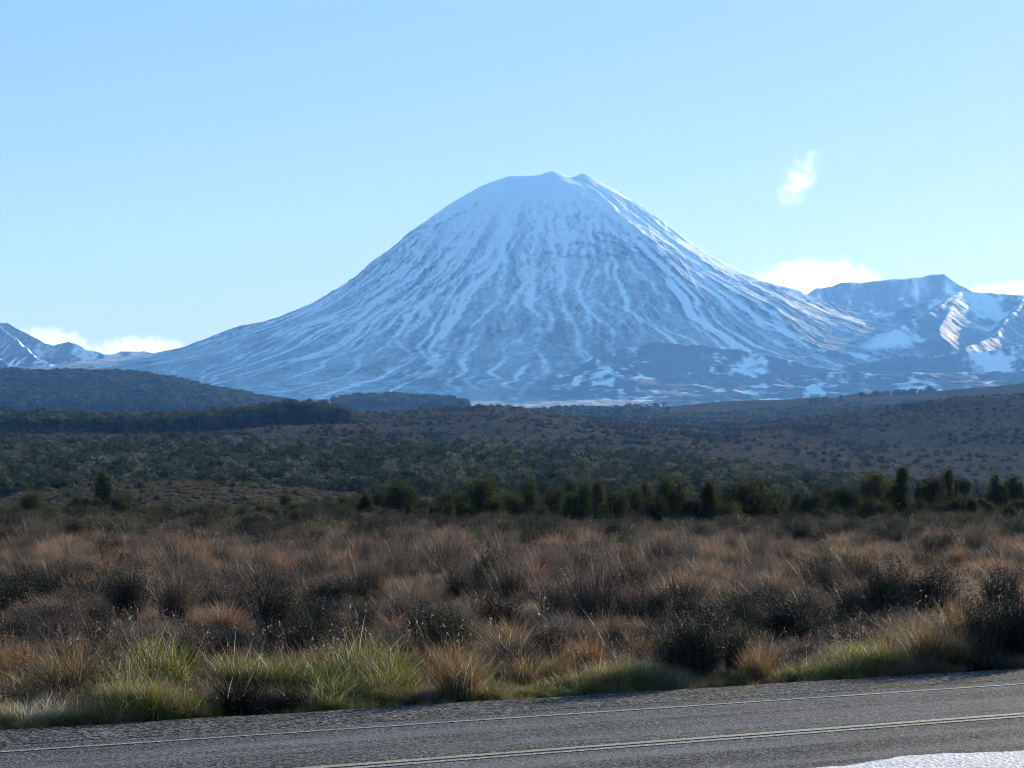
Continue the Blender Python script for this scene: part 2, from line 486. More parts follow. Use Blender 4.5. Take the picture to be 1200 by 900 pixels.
def bl(a, n):
    c = np.cumsum(np.pad(a, ((n + 1, n), (0, 0)), mode='edge'), 0); a = (c[2 * n + 1:] - c[:-2 * n - 1]) / (2 * n + 1)
    c = np.cumsum(np.pad(a, ((0, 0), (n + 1, n)), mode='edge'), 1); return (c[:, 2 * n + 1:] - c[:, :-2 * n - 1]) / (2 * n + 1)
chan_s = np.clip(bl(chan, 1) * 1.35, 0, 1)
on_cone = sstep(-30, 60, H - hills)
HH -= on_cone * 9 * bl(np.clip(chan * 1.6, 0, 1), 2)
before = HH.copy()
eh, cut = erode(HH / CELL, 9, 26000, 75, rng)
delta = np.clip(eh * CELL - before, -45, 30)
keep = (0.85 * sstep(100, 900, r) + 0.12) * (0.35 + 0.75 * vnoise(X / 480, Y / 480, 371))
keep = keep * np.where(hills > H, 0.07, 1.0)
HH = before + delta * keep

# where snow lies: high up, in hollows, less on steep rock and on the low lava mounds
def box(a, n):
    return blur(a, n, 0) if False else a
def bl(a, n):
    c = np.cumsum(np.pad(a, ((n + 1, n), (0, 0)), mode='edge'), 0); a = (c[2 * n + 1:] - c[:-2 * n - 1]) / (2 * n + 1)
    c = np.cumsum(np.pad(a, ((0, 0), (n + 1, n)), mode='edge'), 1); return (c[:, 2 * n + 1:] - c[:, :-2 * n - 1]) / (2 * n + 1)
hollow = bl(HH, 3) - HH
hollow2 = bl(HH, 9) - HH
gyy, gxx = np.gradient(HH, CELL)
steep = np.hypot(gxx, gyy)
tw = th + 0.10 * fbm(X / 420, Y / 420, 4, 301) + 0.05 * fbm(X / 110, Y / 110, 3, 305)
big_ = vnoise(X / 420 + 3, Y / 520, 331)
streak = 0.7 * fbm(tw * 6, r / 600, 3, 311) + (0.2 + 0.7 * big_) * fbm(tw * 30, r / 260, 3, 317) + 0.9 * fbm(tw * 85, r / 150, 3, 323) + 0.5 * fbm(X / 150, Y / 150, 4, 333)
hol = np.clip(hollow * 0.06, -0.25, 0.3) + np.clip(hollow2 * 0.014, -0.2, 0.2)
midband = sstep(1480, 1180, HH)
streak = streak + 0.45 * fbm(tw * 150, r / 150, 2, 329)
fl = np.log1p(bl(cut, 1) * 40); p60, p95 = np.percentile(fl[cone_w > 0.9], [65, 97])
gully = sstep(p60, p95, fl)
fine = fbm(tw * 110, r / 70, 3, 341) + 0.8 * fbm(X / 38, Y / 38, 3, 343)
crag = 1 - np.abs(fbm(X / 130 + 2 * big_, Y / 95, 4, 351)) * 9                 # thin crooked outcrops
snow = np.interp(HH, [250, 420, 650, 900, 1080, 1230, 1360, 1500], [0.36, 0.32, 0.33, 0.41, 0.55, 0.72, 0.89, 0.96])
snow = snow + midband * ((0.04 + 0.26 * big_ ** 1.5) * streak + 0.15 * fine + 0.08 * gully + 0.07 * sstep(0.2, -0.9, th)) + 0.55 * chan_s * sstep(1330, 1000, HH)
snow = snow - 0.42 * np.clip(crag, 0, 1) * sstep(820, 1000, HH) * sstep(1460, 1280, HH) * sstep(0.35, 0.6, vnoise(X / 260, Y / 260, 353))
snow = snow + hol * 0.28 - 0.4 * np.clip(steep - 0.78, 0, 0.5)
# the sunny side has melted out between its gullies
sunny = cone_w * sstep(0.1, 0.8, th) * sstep(1330, 1000, HH) * sstep(420, 600, HH)
snow = snow - 0.24 * sunny + sunny * (0.25 * gully + 0.35 * chan_s) + 0.8 * cone_w * sstep(0.9, 1.2, th) * sstep(840, 1000, HH)
# lower ridges and lava mounds: bare with patches
patch = fbm(X / 260, Y / 520, 4, 131) + 0.5 * fbm(X / 80, Y / 120, 3, 137)
lowhill = (1 - cone_w)
patch = 0.75 * patch + 0.40 * fbm(X / 34, Y / 60, 3, 139) + 0.30 * fbm(X / 520, Y / 300, 3, 141)
slow = 0.52 + 0.08 * sstep(650, 500, HH) + 0.75 * patch - 0.16 * sstep(0.12, 0.35, steep) * sstep(700, 500, HH) + 0.24 * sstep(700, 1000, HH) - 0.3 * sstep(0.8, 1.1, steep)
nz_ = 1 / np.sqrt(1 + gxx ** 2 + gyy ** 2)
sunward = (-gxx * SUN_DIR.x - gyy * SUN_DIR.y + SUN_DIR.z) * nz_          # how squarely each slope faces the sun
slow = slow + 0.85 * sstep(0.22, 0.42, sunward) - 0.06  # sun-facing slopes get extra snow: sunlight painted into the snow mask
snow = snow * cone_w + lowhill * np.where(HH < 640, 0.06 + 0.94 * sstep(0.36, 0.74, slow), 0.20 + 0.80 * sstep(0.24, 0.80, slow))
tuss = sstep(700, 350, HH) * lowhill
me = mesh_np('mountain', np.stack([X, Y, HH], -1).reshape(-1, 3), grid_faces(ny, nx), smooth=True, mats=[M_SNOW])
fattr(me, 'snow', snow.ravel()); fattr(me, 'tuss', tuss.ravel())
tag(link('mountain', me), 'steep snow covered volcanic cone with gullied flanks and lower ridges beside it', 'mountain', kind='structure')

# ------------------------------------------------------------------ haze
k = NT('haze_air')
vol = k.n('ShaderNodeVolumePrincipled')
vol.inputs['Color'].default_value = (0.15, 0.41, 1.0, 1)
vol.inputs['Absorption Color'].default_value = (1, 1, 1, 1)
vol.inputs['Density'].default_value = 0.000036
vol.inputs['Anisotropy'].default_value = 0.25
k.l(vol.outputs[0], k.out.inputs['Volume'])
k.m.volume_intersection_method = 'FAST' if hasattr(k.m, 'volume_intersection_method') else k.m.volume_intersection_method
bx0, bx1, by0, by1, bz0, bz1 = -6200, 6200, -600, 16200, -70, 1690
V = [(x, y, z) for z in (bz0, bz1) for y in (by0, by1) for x in (bx0, bx1)]
me = mesh_np('haze', V, [(0, 2, 3, 1), (4, 5, 7, 6), (0, 1, 5, 4), (2, 6, 7, 3), (0, 4, 6, 2), (1, 3, 7, 5)], mats=[k.m])
tag(link('haze', me), 'thin blue haze in the air', 'haze', kind='stuff')

# ------------------------------------------------------------------ road
def strip(o0, o1, z0, z1=None, t0=-140, t1=160, n=400, wob=0.0, seed=0):
    t = np.linspace(t0, t1, n)
    z1 = z0 if z1 is None else z1
    w0 = o0 + wob * fbm(t / 2.2, t * 0, 3, seed); w1 = o1 + wob * fbm(t / 2.2, t * 0 + 5, 3, seed + 1)
    a = np.stack([RD[0] * t + RN[0] * w0, RD[1] * t + RN[1] * w0, np.full(n, z0)], -1)
    b = np.stack([RD[0] * t + RN[0] * w1, RD[1] * t + RN[1] * w1, np.full(n, z1)], -1)
    return a, b
def strip_mesh(name, rows_, mats):
    V = np.concatenate(rows_)
    n = len(rows_[0])
    f = []
    for kx in range(len(rows_) - 1):
        i = np.arange(n - 1)
        f.append(np.stack([i + kx * n, i + 1 + kx * n, i + 1 + (kx + 1) * n, i + (kx + 1) * n], -1))
    return mesh_np(name, V, np.concatenate(f), mats=mats)

def gravel_mat(name, dark, mid, pale, rough, spec, scale=62.0, track=True, bump=0.9):
    k = NT(name)
    pos = k.n('ShaderNodeNewGeometry').outputs['Position']
    vor = k.n('ShaderNodeTexVoronoi', Scale=scale)
    k.l(pos, vor.inputs['Vector'])
    stone = k.n('ShaderNodeSeparateColor')
    k.l(vor.outputs['Color'], stone.inputs[0])
    c = k.ramp(stone.outputs[0], [(0.15, dark), (0.5, mid), (0.97, pale)])
    big = k.noise(pos, 0.7, 5, 0.65)
    c = k.mix(k.ramp(big, [(0.35, 0.0), (0.7, 0.45)]), c, dark)
    if track:
        mp = k.n('ShaderNodeMapping')
        mp.inputs['Rotation'].default_value = (0, 0, -ROAD_ANG)
        k.l(pos, mp.inputs['Vector'])
        st = k.n('ShaderNodeMapping'); st.inputs['Scale'].default_value = (0.05, 1.1, 1)
        k.l(mp.outputs[0], st.inputs['Vector'])
        c = k.mix(k.ramp(k.noise(st.outputs[0], 1.0, 4, 0.6), [(0.40, 0.0), (0.64, 0.42)]), c, pale)
    bs = k.n('ShaderNodeBsdfPrincipled', Roughness=rough)
    bs.inputs['Specular IOR Level'].default_value = spec
    k.l(c, bs.inputs['Base Color'])
    bp = k.n('ShaderNodeBump', Strength=bump, Distance=0.03)
    k.l(vor.outputs['Distance'], bp.inputs['Height'])
    k.l(bp.outputs[0], bs.inputs['Normal'])
    k.l(bs.outputs[0], k.out.inputs['Surface'])
    return k.m
M_ROAD = gravel_mat('chip_seal', (0.010, 0.0098, 0.0097), (0.043, 0.042, 0.041), (0.26, 0.252, 0.245), 0.9, 0.03, 34.0, True, 0.35)
M_SHOULDER = gravel_mat('loose_chip', (0.010, 0.010, 0.010), (0.042, 0.041, 0.040), (0.25, 0.24, 0.23), 0.9, 0.03, 23.0, False, 0.45)
M_LAYBY = gravel_mat('glint_gravel', (0.50, 0.43, 0.40), (0.82, 0.74, 0.69), (0.90, 0.86, 0.82), 0.5, 0.3, 20.0, False, 0.5)  # sun glint on the gravel painted as a near-white colour

def line_mat(name, col, wear):
    k = NT(name)
    pos = k.n('ShaderNodeNewGeometry').outputs['Position']
    w = k.noise(pos, 28, 3, 0.7)
    c = k.mix(k.ramp(w, [(wear, 0.0), (wear + 0.1, 1.0)]), (0.10, 0.10, 0.10), col)
    bs = k.n('ShaderNodeBsdfPrincipled', Roughness=0.6)
    k.l(c, bs.inputs['Base Color'])
    k.l(bs.outputs[0], k.out.inputs['Surface'])
    return k.m
M_WLINE = line_mat('white_road_paint', (0.56, 0.56, 0.55), 0.50)
M_YLINE = line_mat('yellow_road_paint', (0.56, 0.38, 0.13), 0.48)

a0, a1 = strip(OFF_EDGE - 1.25, OFF_NEAR, 0.02)
s0, _ = strip(OFF_EDGE - 1.25, 0, -0.3); e0, _ = strip(OFF_NEAR, 0, -0.3)
tag(link('road', strip_mesh('road', [s0, a0, a1, e0], [M_ROAD])), 'grey chip seal highway', 'road', kind='structure')
h0, h1 = strip(OFF_EDGE + 0.15, OFF_EDGE - 1.6, 0.012, 0.024, wob=0.16, n=1200, seed=4)
hs, _ = strip(OFF_EDGE + 0.5, 0, -0.35)
hs2 = h0 + np.array([RN[0] * 0.35, RN[1] * 0.35, -0.3])
tag(link('road_shoulder', strip_mesh('road_shoulder', [hs2, h0, h1], [M_SHOULDER])), 'loose grey gravel beside the highway', 'road shoulder', kind='structure')
for nm, off, wd, m, lab in (('edge_line', OFF_WHITE, 0.095, M_WLINE, 'thin white edge line'), ('centre_line', OFF_YEL, 0.18, M_YLINE, 'yellow no passing line'), ('centre_line', OFF_YEL - 0.27, 0.13, M_WLINE, 'worn white line beside the yellow one')):
    p, q = strip(off + wd / 2, off - wd / 2, 0.0285, wob=0.02, n=1200, seed=int(off))
    tag(link(nm, strip_mesh(nm, [p, q], [m])), lab + ' along the road', 'road marking', kind='structure')
# lay-by gravel on the near side, sun glint put into its colour: wavy far edge
t = np.linspace(-1.0, 60, 2400)
wave = 20.85 + 0.16 * np.sin(t * 1.05 + 0.4) + 0.10 * np.sin(t * 2.3 + 1.0) - 0.5 * np.clip(1.2 - t, 0, 9) + 0.10 * fbm(t * 2, t * 0, 5, 8, 0.7)
p = np.stack([RD[0] * t + RN[0] * wave, RD[1] * t + RN[1] * wave, np.full(2400, 0.030)], -1)
q = np.stack([RD[0] * t + RN[0] * 17.0, RD[1] * t + RN[1] * 17.0, np.full(2400, 0.034)], -1)
tag(link('gravel_layby', strip_mesh('gravel_layby', [p, q], [M_LAYBY])), 'gravel painted pale as sun glint at the near edge of the road', 'lay-by', kind='structure')

# ------------------------------------------------------------------ plants: shapes
def rot_axes(n, rng):
    """random unit vectors"""
    v = rng.normal(size=(n, 3)); return v / np.linalg.norm(v, axis=1)[:, None]

def blades(n, r0, L, lean, droop, w, rng, az0=None, az_spread=PI, base_z=0.0):
    """n curved grass blades: (V, quads, tris, t along the blade)"""
    az = rng.uniform(-PI, PI, n) if az0 is None else az0 + rng.uniform(-az_spread, az_spread, n)
    rr_ = r0 * np.sqrt(rng.uniform(0, 1, n)); pa = rng.uniform(-PI, PI, n)
    root = np.stack([rr_ * np.cos(pa), rr_ * np.sin(pa), np.full(n, base_z)], -1)
    ll = L * rng.uniform(0.55, 1.1, n); le = lean * rng.uniform(0.1, 1.0, n); dr = droop * rng.uniform(0.3, 1.3, n)
    ww = w * rng.uniform(0.6, 1.3, n)
    out = np.stack([np.cos(az), np.sin(az)], -1)
    tw = az + PI / 2 + rng.uniform(-0.8, 0.8, n)
    side = np.stack([np.cos(tw), np.sin(tw), np.zeros(n)], -1)
    pts = [root]; p = root.copy()
    for sgm in range(4):
        ang = le + dr * (sgm / 3.0) ** 1.3
        step = np.concatenate([out * np.sin(ang)[:, None], np.cos(ang)[:, None]], 1) * (ll / 4)[:, None]
        p = p + step; pts.append(p)
    wf_ = [0.8, 1.0, 0.8, 0.5]
    rowsv, tt = [], []
    for q in range(4):
        rowsv += [pts[q] - side * (ww * wf_[q] / 2)[:, None], pts[q] + side * (ww * wf_[q] / 2)[:, None]]
        tt += [np.full(n, q / 4.0)] * 2
    rowsv.append(pts[4]); tt.append(np.ones(n))
    V = np.stack(rowsv, 1).reshape(-1, 3); t = np.stack(tt, 1).reshape(-1)
    b = np.arange(n)[:, None] * 9
    Q = np.concatenate([b + np.array([0, 1, 3, 2]), b + np.array([2, 3, 5, 4]), b + np.array([4, 5, 7, 6])])
    T = b + np.array([6, 7, 8])
    return V, Q, T, t, pts[4], p - pts[3]

def leaves(centres, size, rng, up=0.3, asp=0.45):
    """small pointed leaves (two triangles each as one quad)"""
    n = len(centres)
    d = rot_axes(n, rng); d[:, 2] += up; d /= np.linalg.norm(d, axis=1)[:, None]
    s_ = np.cross(d, rot_axes(n, rng)); s_ /= np.linalg.norm(s_, axis=1)[:, None] + 1e-9
    sz = size * rng.uniform(0.6, 1.4, n)
    a = centres - d * (sz / 2)[:, None]; c = centres + d * (sz / 2)[:, None]
    e = s_ * (sz * asp / 2)[:, None]
    V = np.stack([a, centres + e, c, centres - e], 1).reshape(-1, 3)
    Q = np.arange(n)[:, None] * 4 + np.arange(4)
    return V, Q

def tube(path, r0, r1, sides=5):
    path = np.asarray(path, float); n = len(path)
    V, Q = [], []
    for i, p in enumerate(path):
        d = path[min(i + 1, n - 1)] - path[max(i - 1, 0)]; d = d / (np.linalg.norm(d) + 1e-9)
        a = np.cross(d, [0.31, 0.95, 0.05]); a /= np.linalg.norm(a); b = np.cross(d, a)
        rr_ = r0 + (r1 - r0) * i / (n - 1)
        for q in range(sides):
            an = 2 * PI * q / sides
            V.append(p + rr_ * (math.cos(an) * a + math.sin(an) * b))
    for i in range(n - 1):
        for q in range(sides):
            Q.append([i * sides + q, i * sides + (q + 1) % sides, (i + 1) * sides + (q + 1) % sides, (i + 1) * sides + q])
    return np.array(V), np.array(Q)

def leaves_out(centres, nrm, size, rng, asp=0.8, wild=0.45):
    n = len(centres)
    nn = nrm + rot_axes(n, rng) * wild; nn /= np.linalg.norm(nn, axis=1)[:, None]
    d = np.cross(nn, rot_axes(n, rng)); d /= np.linalg.norm(d, axis=1)[:, None] + 1e-9
    e = np.cross(nn, d)
    sz = (size * rng.uniform(0.6, 1.4, n))[:, None]
    d, e = d * sz / 2, e * sz * asp / 2
    V = np.stack([centres - d, centres + e, centres + d, centres - e], 1).reshape(-1, 3)
    return V, np.arange(n)[:, None] * 4 + np.arange(4)

class Bag:
    """collects pieces, each with a material slot, into ONE mesh"""
    def __init__(s): s.V, s.Q, s.T, s.mq, s.mt, s.t, s.n = [], [], [], [], [], [], 0
    def add(s, V, Q=None, T=None, m=0, t=None):
        if Q is not None and len(Q): s.Q.append(np.asarray(Q) + s.n); s.mq.append(np.full(len(Q), m))
        if T is not None and len(T): s.T.append(np.asarray(T) + s.n); s.mt.append(np.full(len(T), m))
        s.V.append(V); s.t.append(np.zeros(len(V)) + 0.3 if t is None else t); s.n += len(V)
    def mesh(s, name, mats):
        Q = np.concatenate(s.Q) if s.Q else None; T = np.concatenate(s.T) if s.T else None
        me = mesh_np(name, np.concatenate(s.V), Q, T, mats=mats, mat_idx=np.concatenate(s.mq + s.mt))
        fattr(me, 't', np.concatenate(s.t))
        return me

M_TUSS = plant_mat('tussock_blade', [(0.0, (0.130, 0.064, 0.036)), (0.35, (0.175, 0.088, 0.050)), (0.7, (0.195, 0.120, 0.074)), (1.0, (0.165, 0.108, 0.076))], tip=(0.38, 0.27, 0.19), trans=0.42, rough=0.6, spec=0.15)
M_GOLD = plant_mat('golden_tussock_blade', [(0.0, (0.15, 0.095, 0.036)), (1.0, (0.13, 0.080, 0.036))], tip=(0.27, 0.19, 0.11), trans=0.45, rough=0.65, spec=0.15)
M_ORANGE = plant_mat('orange_tussock_blade', [(0.0, (0.17, 0.072, 0.024)), (1.0, (0.15, 0.070, 0.028))], tip=(0.22, 0.14, 0.08), trans=0.45, rough=0.65, spec=0.15)
M_SHADE_GRASS = plant_mat('dead_dark_grass', [(0.0, (0.026, 0.023, 0.016)), (1.0, (0.040, 0.032, 0.022))], trans=0.08, rough=0.85, spec=0.08)  # dry grass coloured near black to stand in for shade
M_STRAW = plant_mat('pale_straw', [(0.0, (0.42, 0.37, 0.27)), (1.0, (0.52, 0.47, 0.37))], trans=0.55, rough=0.55, spec=0.25)
M_GREEN = plant_mat('green_grass', [(0.0, (0.098, 0.118, 0.016)), (0.5, (0.145, 0.150, 0.020)), (1.0, (0.185, 0.155, 0.030))], tip=(0.27, 0.24, 0.055), thatch_shade=(0.045, 0.034, 0.020), trans=0.34, rough=0.55, spec=0.2)
M_SEED = plant_mat('seed_head', [(0.0, (0.26, 0.21, 0.16)), (1.0, (0.36, 0.30, 0.24))], trans=0.45, rough=0.5, spec=0.4)
M_TWIG = plant_mat('heath_twig', [(0.0, (0.054, 0.044, 0.038)), (0.5, (0.070, 0.054, 0.046)), (1.0, (0.078, 0.056, 0.046))], tip=(0.14, 0.11, 0.09), trans=0.12, rough=0.65, spec=0.2)
M_HLEAF = plant_mat('heath_leaf', [(0.0, (0.096, 0.080, 0.058)), (0.5, (0.136, 0.100, 0.078)), (1.0, (0.160, 0.110, 0.090))], trans=0.38, rough=0.75, spec=0.12)
M_DARKLEAF = plant_mat('dark_shrub_leaf', [(0.0, (0.022, 0.024, 0.014)), (1.0, (0.032, 0.029, 0.020))], trans=0.12, rough=0.75, spec=0.12)
M_OLIVE = plant_mat('olive_shrub_leaf', [(0.0, (0.050, 0.052, 0.026)), (0.5, (0.070, 0.066, 0.036)), (1.0, (0.090, 0.074, 0.052))], trans=0.25, rough=0.6, spec=0.2)
M_MANUKA = plant_mat('manuka_leaf', [(0.0, (0.030, 0.037, 0.014)), (0.5, (0.048, 0.056, 0.019)), (1.0, (0.062, 0.064, 0.023))], trans=0.34, rough=0.85, spec=0.08)
M_BEECH = plant_mat('beech_leaf', [(0.0, (0.030, 0.042, 0.020)), (0.5, (0.042, 0.054, 0.026)), (1.0, (0.058, 0.066, 0.034))], trans=0.22, rough=0.5, spec=0.35)
M_FAR = plant_mat('beech_canopy', [(0.0, (0.020, 0.030, 0.015)), (0.45, (0.034, 0.046, 0.024)), (0.8, (0.070, 0.080, 0.050)), (1.0, (0.115, 0.118, 0.085))], trans=0.38, rough=0.95, spec=0.03)
M_SCRUB_A = plant_mat('brown_scrub_leaf', [(0.0, (0.105, 0.082, 0.056)), (0.5, (0.140, 0.106, 0.074)), (1.0, (0.165, 0.126, 0.092))], trans=0.2, rough=0.95, spec=0.03)
M_SCRUB_B = plant_mat('olive_scrub_leaf', [(0.0, (0.026, 0.032, 0.018)), (0.5, (0.038, 0.040, 0.024)), (1.0, (0.052, 0.048, 0.030))], trans=0.2, rough=0.95, spec=0.03)
M_BARK = wood_mat('grey_bark', (0.075, 0.06, 0.05))

def tussock_mesh(seed, n=420, L=1.0, lean=0.75, droop=1.0, r0=0.14, w=0.0085, mat=None, seeds=14, straw=0.06):
    rng = np.random.default_rng(seed); b = Bag()
    V, Q, T, t, tip, d = blades(n, r0, L, lean, droop, w, rng); b.add(V, Q, T, 0, t)
    V, Q, T, t, tip, d = blades(int(n * straw), r0, L * 0.95, lean * 1.15, droop * 1.2, w * 1.1, rng, az0=rng.uniform(-PI, PI), az_spread=0.9); b.add(V, Q, T, 1, t)
    if seeds:
        V, Q, T, t, tip, d = blades(seeds, r0, L * 1.18, lean * 0.55, droop * 0.6, w * 0.6, rng); b.add(V, Q, T, 0, t)
        c = np.repeat(tip, 5, 0) + rng.normal(size=(seeds * 5, 3)) * [0.012, 0.012, 0.05]
        V, Q = leaves(c, 0.035, rng, 1.2, 0.35); b.add(V, Q, None, 2)
    return b.mesh('tussock', [mat or M_TUSS, M_STRAW, M_SEED])

def grass_mesh(seed, n=150, L=0.75, lean=0.5, droop=0.9, r0=0.2, w=0.013, mat=None, seeds=4):
    rng = np.random.default_rng(seed); b = Bag()
    V, Q, T, t, tip, d = blades(n, r0, L, lean, droop, w, rng); b.add(V, Q, T, 0, t)
    V, Q, T, t, tip, d = blades(n // 10, r0, L, lean, droop, w * 0.7, rng); b.add(V, Q, T, 1, t)
    if seeds:
        V, Q, T, t, tip, d = blades(seeds, r0, L * 1.35, lean * 0.5, droop * 0.6, w * 0.4, rng); b.add(V, Q, T, 1, t)
        c = np.repeat(tip, 6, 0) + rng.normal(size=(seeds * 6, 3)) * [0.010, 0.010, 0.045]
        V, Q = leaves(c, 0.026, rng, 1.2, 0.35); b.add(V, Q, None, 2)
    return b.mesh('grass_tuft', [mat or M_GREEN, M_STRAW, M_SEED])

def shrub_mesh(seed, h=1.0, w=0.9, twigs=240, nleaf=2600, leaf=0.026, mats=None, upright=0.6):
    """wiry heath shrub: twigs fan up from the base, small leaves along their upper parts"""
    rng = np.random.default_rng(seed); b = Bag()
    lob = rng.uniform(0.7, 1.15, 9)
    az = rng.uniform(-PI, PI, twigs)
    V, Q, T, t, tip, d = blades(twigs, w * 0.22, h * 0.95, 0.9 * (1 - upright) + 0.25, 0.25, 0.012, rng)
    Vr = V.reshape(twigs, 9, 3)
    lobe = lob[((np.arctan2(Vr[:, 8, 1], Vr[:, 8, 0]) + PI) / (2 * PI) * 8.99).astype(int)]
    Vr = Vr * lobe[:, None, None]
    b.add(Vr.reshape(-1, 3), Q, T, 0, t)
    q = rng.integers(0, twigs, nleaf); f = rng.uniform(0.35, 1.0, nleaf) ** 0.7 * 4
    cen = np.stack([Vr[:, 0:2].mean(1), Vr[:, 2:4].mean(1), Vr[:, 4:6].mean(1), Vr[:, 6:8].mean(1), Vr[:, 8]], 1)
    i = np.minimum(f.astype(int), 3); fr = (f - i)[:, None]
    c = cen[q, i] * (1 - fr) + cen[q, i + 1] * fr + rng.normal(size=(nleaf, 3)) * 0.03
    c[:, 2] = np.abs(c[:, 2])
    V, Q = leaves(c, leaf, rng, 0.8, 0.5); b.add(V, Q, None, 1)
    return b.mesh('heath_shrub', mats or [M_TWIG, M_HLEAF])

def crown_mesh(seed, h, w, n, leaf, kind, mat):
    """leaves in many uneven sprays, open between them"""
    rng = np.random.default_rng(seed); C_, R_ = [], []
    ns = int(22 + 22 * h / 3)
    for _ in range(ns):
        zf = rng.uniform(0.06, 1.0) if kind != 'dome' else rng.uniform(0.1, 1.0) ** 0.8
        if kind == 'spire': rad = w / 2 * (1.02 - 0.8 * zf) * rng.uniform(0.2, 1.0)
        elif kind == 'dome': rad = w / 2 * math.sqrt(max(0.02, 1 - (max(zf - 0.42, -0.3) / 0.6) ** 2)) * rng.uniform(0.3, 1.05)
        else: rad = w / 2 * (0.45 + 0.55 * math.sin(PI * min(1, zf * 1.05) ** 0.8)) * rng.uniform(0.2, 1.05)
        a = rng.uniform(-PI, PI)
        C_.append((rad * math.cos(a), rad * math.sin(a), zf * h * 0.93)); R_.append(w * rng.uniform(0.06, 0.15))
    nl = {'spire': 6, 'bush': 10, 'dome': 9}[kind]
    for q in range(nl):                                     # upright leaders make the ragged spiky top
        a = rng.uniform(-PI, PI); e = 0 if q == 0 and kind == 'spire' else w / 2 * rng.uniform(0.15, 0.85)
        top = h * (1.0 if q == 0 else rng.uniform(0.55, 1.0) * (1 - 0.35 * (e / (w / 2)) ** 2))
        for zz in np.linspace(0.45, 1.0, 9):
            C_.append((e * math.cos(a), e * math.sin(a), top * zz * 0.97)); R_.append(w * 0.13 * (1.12 - zz) + 0.02)
    ns = len(C_)
    C_, R_ = np.array(C_), np.array(R_)
    nb = ns - 9 * nl
    R_[:nb] *= 1.35
    per = np.concatenate([np.full(nb, int(n * 0.68 / nb)), np.full(9 * nl, int(n * 0.32 / (9 * nl)))])
    c = np.repeat(C_, per, 0); rr_ = np.repeat(R_, per)[:, None]
    off = rng.normal(size=c.shape) * (0.42 if kind != 'dome' else 0.52)
    off[:, 2] = off[:, 2] * (2.6 if kind != 'dome' else 1.7) + 0.3
    c = c + off * rr_
    c[:, 2] = np.maximum(c[:, 2], 0.04 * h)
    o2 = off * rr_; far_out = np.concatenate([c[:, :2] * 0.6, np.zeros((len(c), 1))], 1) / w + o2 / (np.linalg.norm(o2, axis=1)[:, None] + 1e-6)
    hf = len(c) // 2; sel = rng.permutation(len(c))
    b = Bag()
    V, Q = leaves(c[sel[:hf]], leaf, rng, 0.9, 0.42); b.add(V, Q)
    V, Q = leaves_out(c[sel[hf:]], far_out[sel[hf:]], leaf * 0.8, rng, 0.5, 0.7); b.add(V, Q)
    return b.mesh('crown', [mat]), C_

def trunk_mesh(seed, h, w, C_, stems=3):
    rng = np.random.default_rng(seed); b = Bag()
    for k_ in range(stems):
        a = rng.uniform(-PI, PI); e = rng.uniform(0.02, 0.12) * w
        path = [np.array([0.04 * math.cos(a), 0.04 * math.sin(a), -0.25])]
        for q in range(1, 7):
            f_ = q / 6
            path.append(np.array([e * f_ * math.cos(a) + rng.normal() * 0.02 * w, e * f_ * math.sin(a) + rng.normal() * 0.02 * w, h * 0.88 * f_]))
        V, Q = tube(path, 0.018 * h + 0.02, 0.006 * h, 6); b.add(V, Q)
        for c in C_[k_::stems][:14]:
            j = min(5, max(1, int(c[2] / (h * 0.88) * 6 * 0.75)))
            mid = (path[j] * 0.5 + c * 0.5) + np.array([0, 0, 0.03 * h])
            V, Q = tube([path[j], mid, c], 0.006 * h + 0.006, 0.004, 4); b.add(V, Q)
    return b.mesh('trunk', [M_BARK])

def far_tree_mesh(seed, h, w, n, leaf, mat):
    rng = np.random.default_rng(seed); b = Bag()
    ns = 22
    a = rng.uniform(-PI, PI, ns); zf = rng.uniform(0.25, 0.95, ns)
    rad = w / 2 * np.sqrt(np.clip(1 - ((zf - 0.5) / 0.55) ** 2, 0.05, 1)) * rng.uniform(0.3, 0.95, ns)
    C_ = np.stack([rad * np.cos(a), rad * np.sin(a), zf * h], -1)
    c = np.repeat(C_, n // ns, 0); o_ = rot_axes(len(c), rng) * rng.uniform(0.5, 1.0, len(c))[:, None] ** 0.5
    o_[:, 2] *= 0.75
    nrm = o_ / np.linalg.norm(o_, axis=1)[:, None]
    c = c + o_ * w * 0.19
    V, Q = leaves_out(c, nrm, leaf, rng); b.add(V, Q, None, 0)
    V, Q = tube([(0, 0, -0.5), (0.1, 0, h * 0.4), (0, 0.1, h * 0.8)], 0.03 * h, 0.01 * h, 5); b.add(V, Q, None, 1)
    return b.mesh('far_tree', [mat, M_BARK])

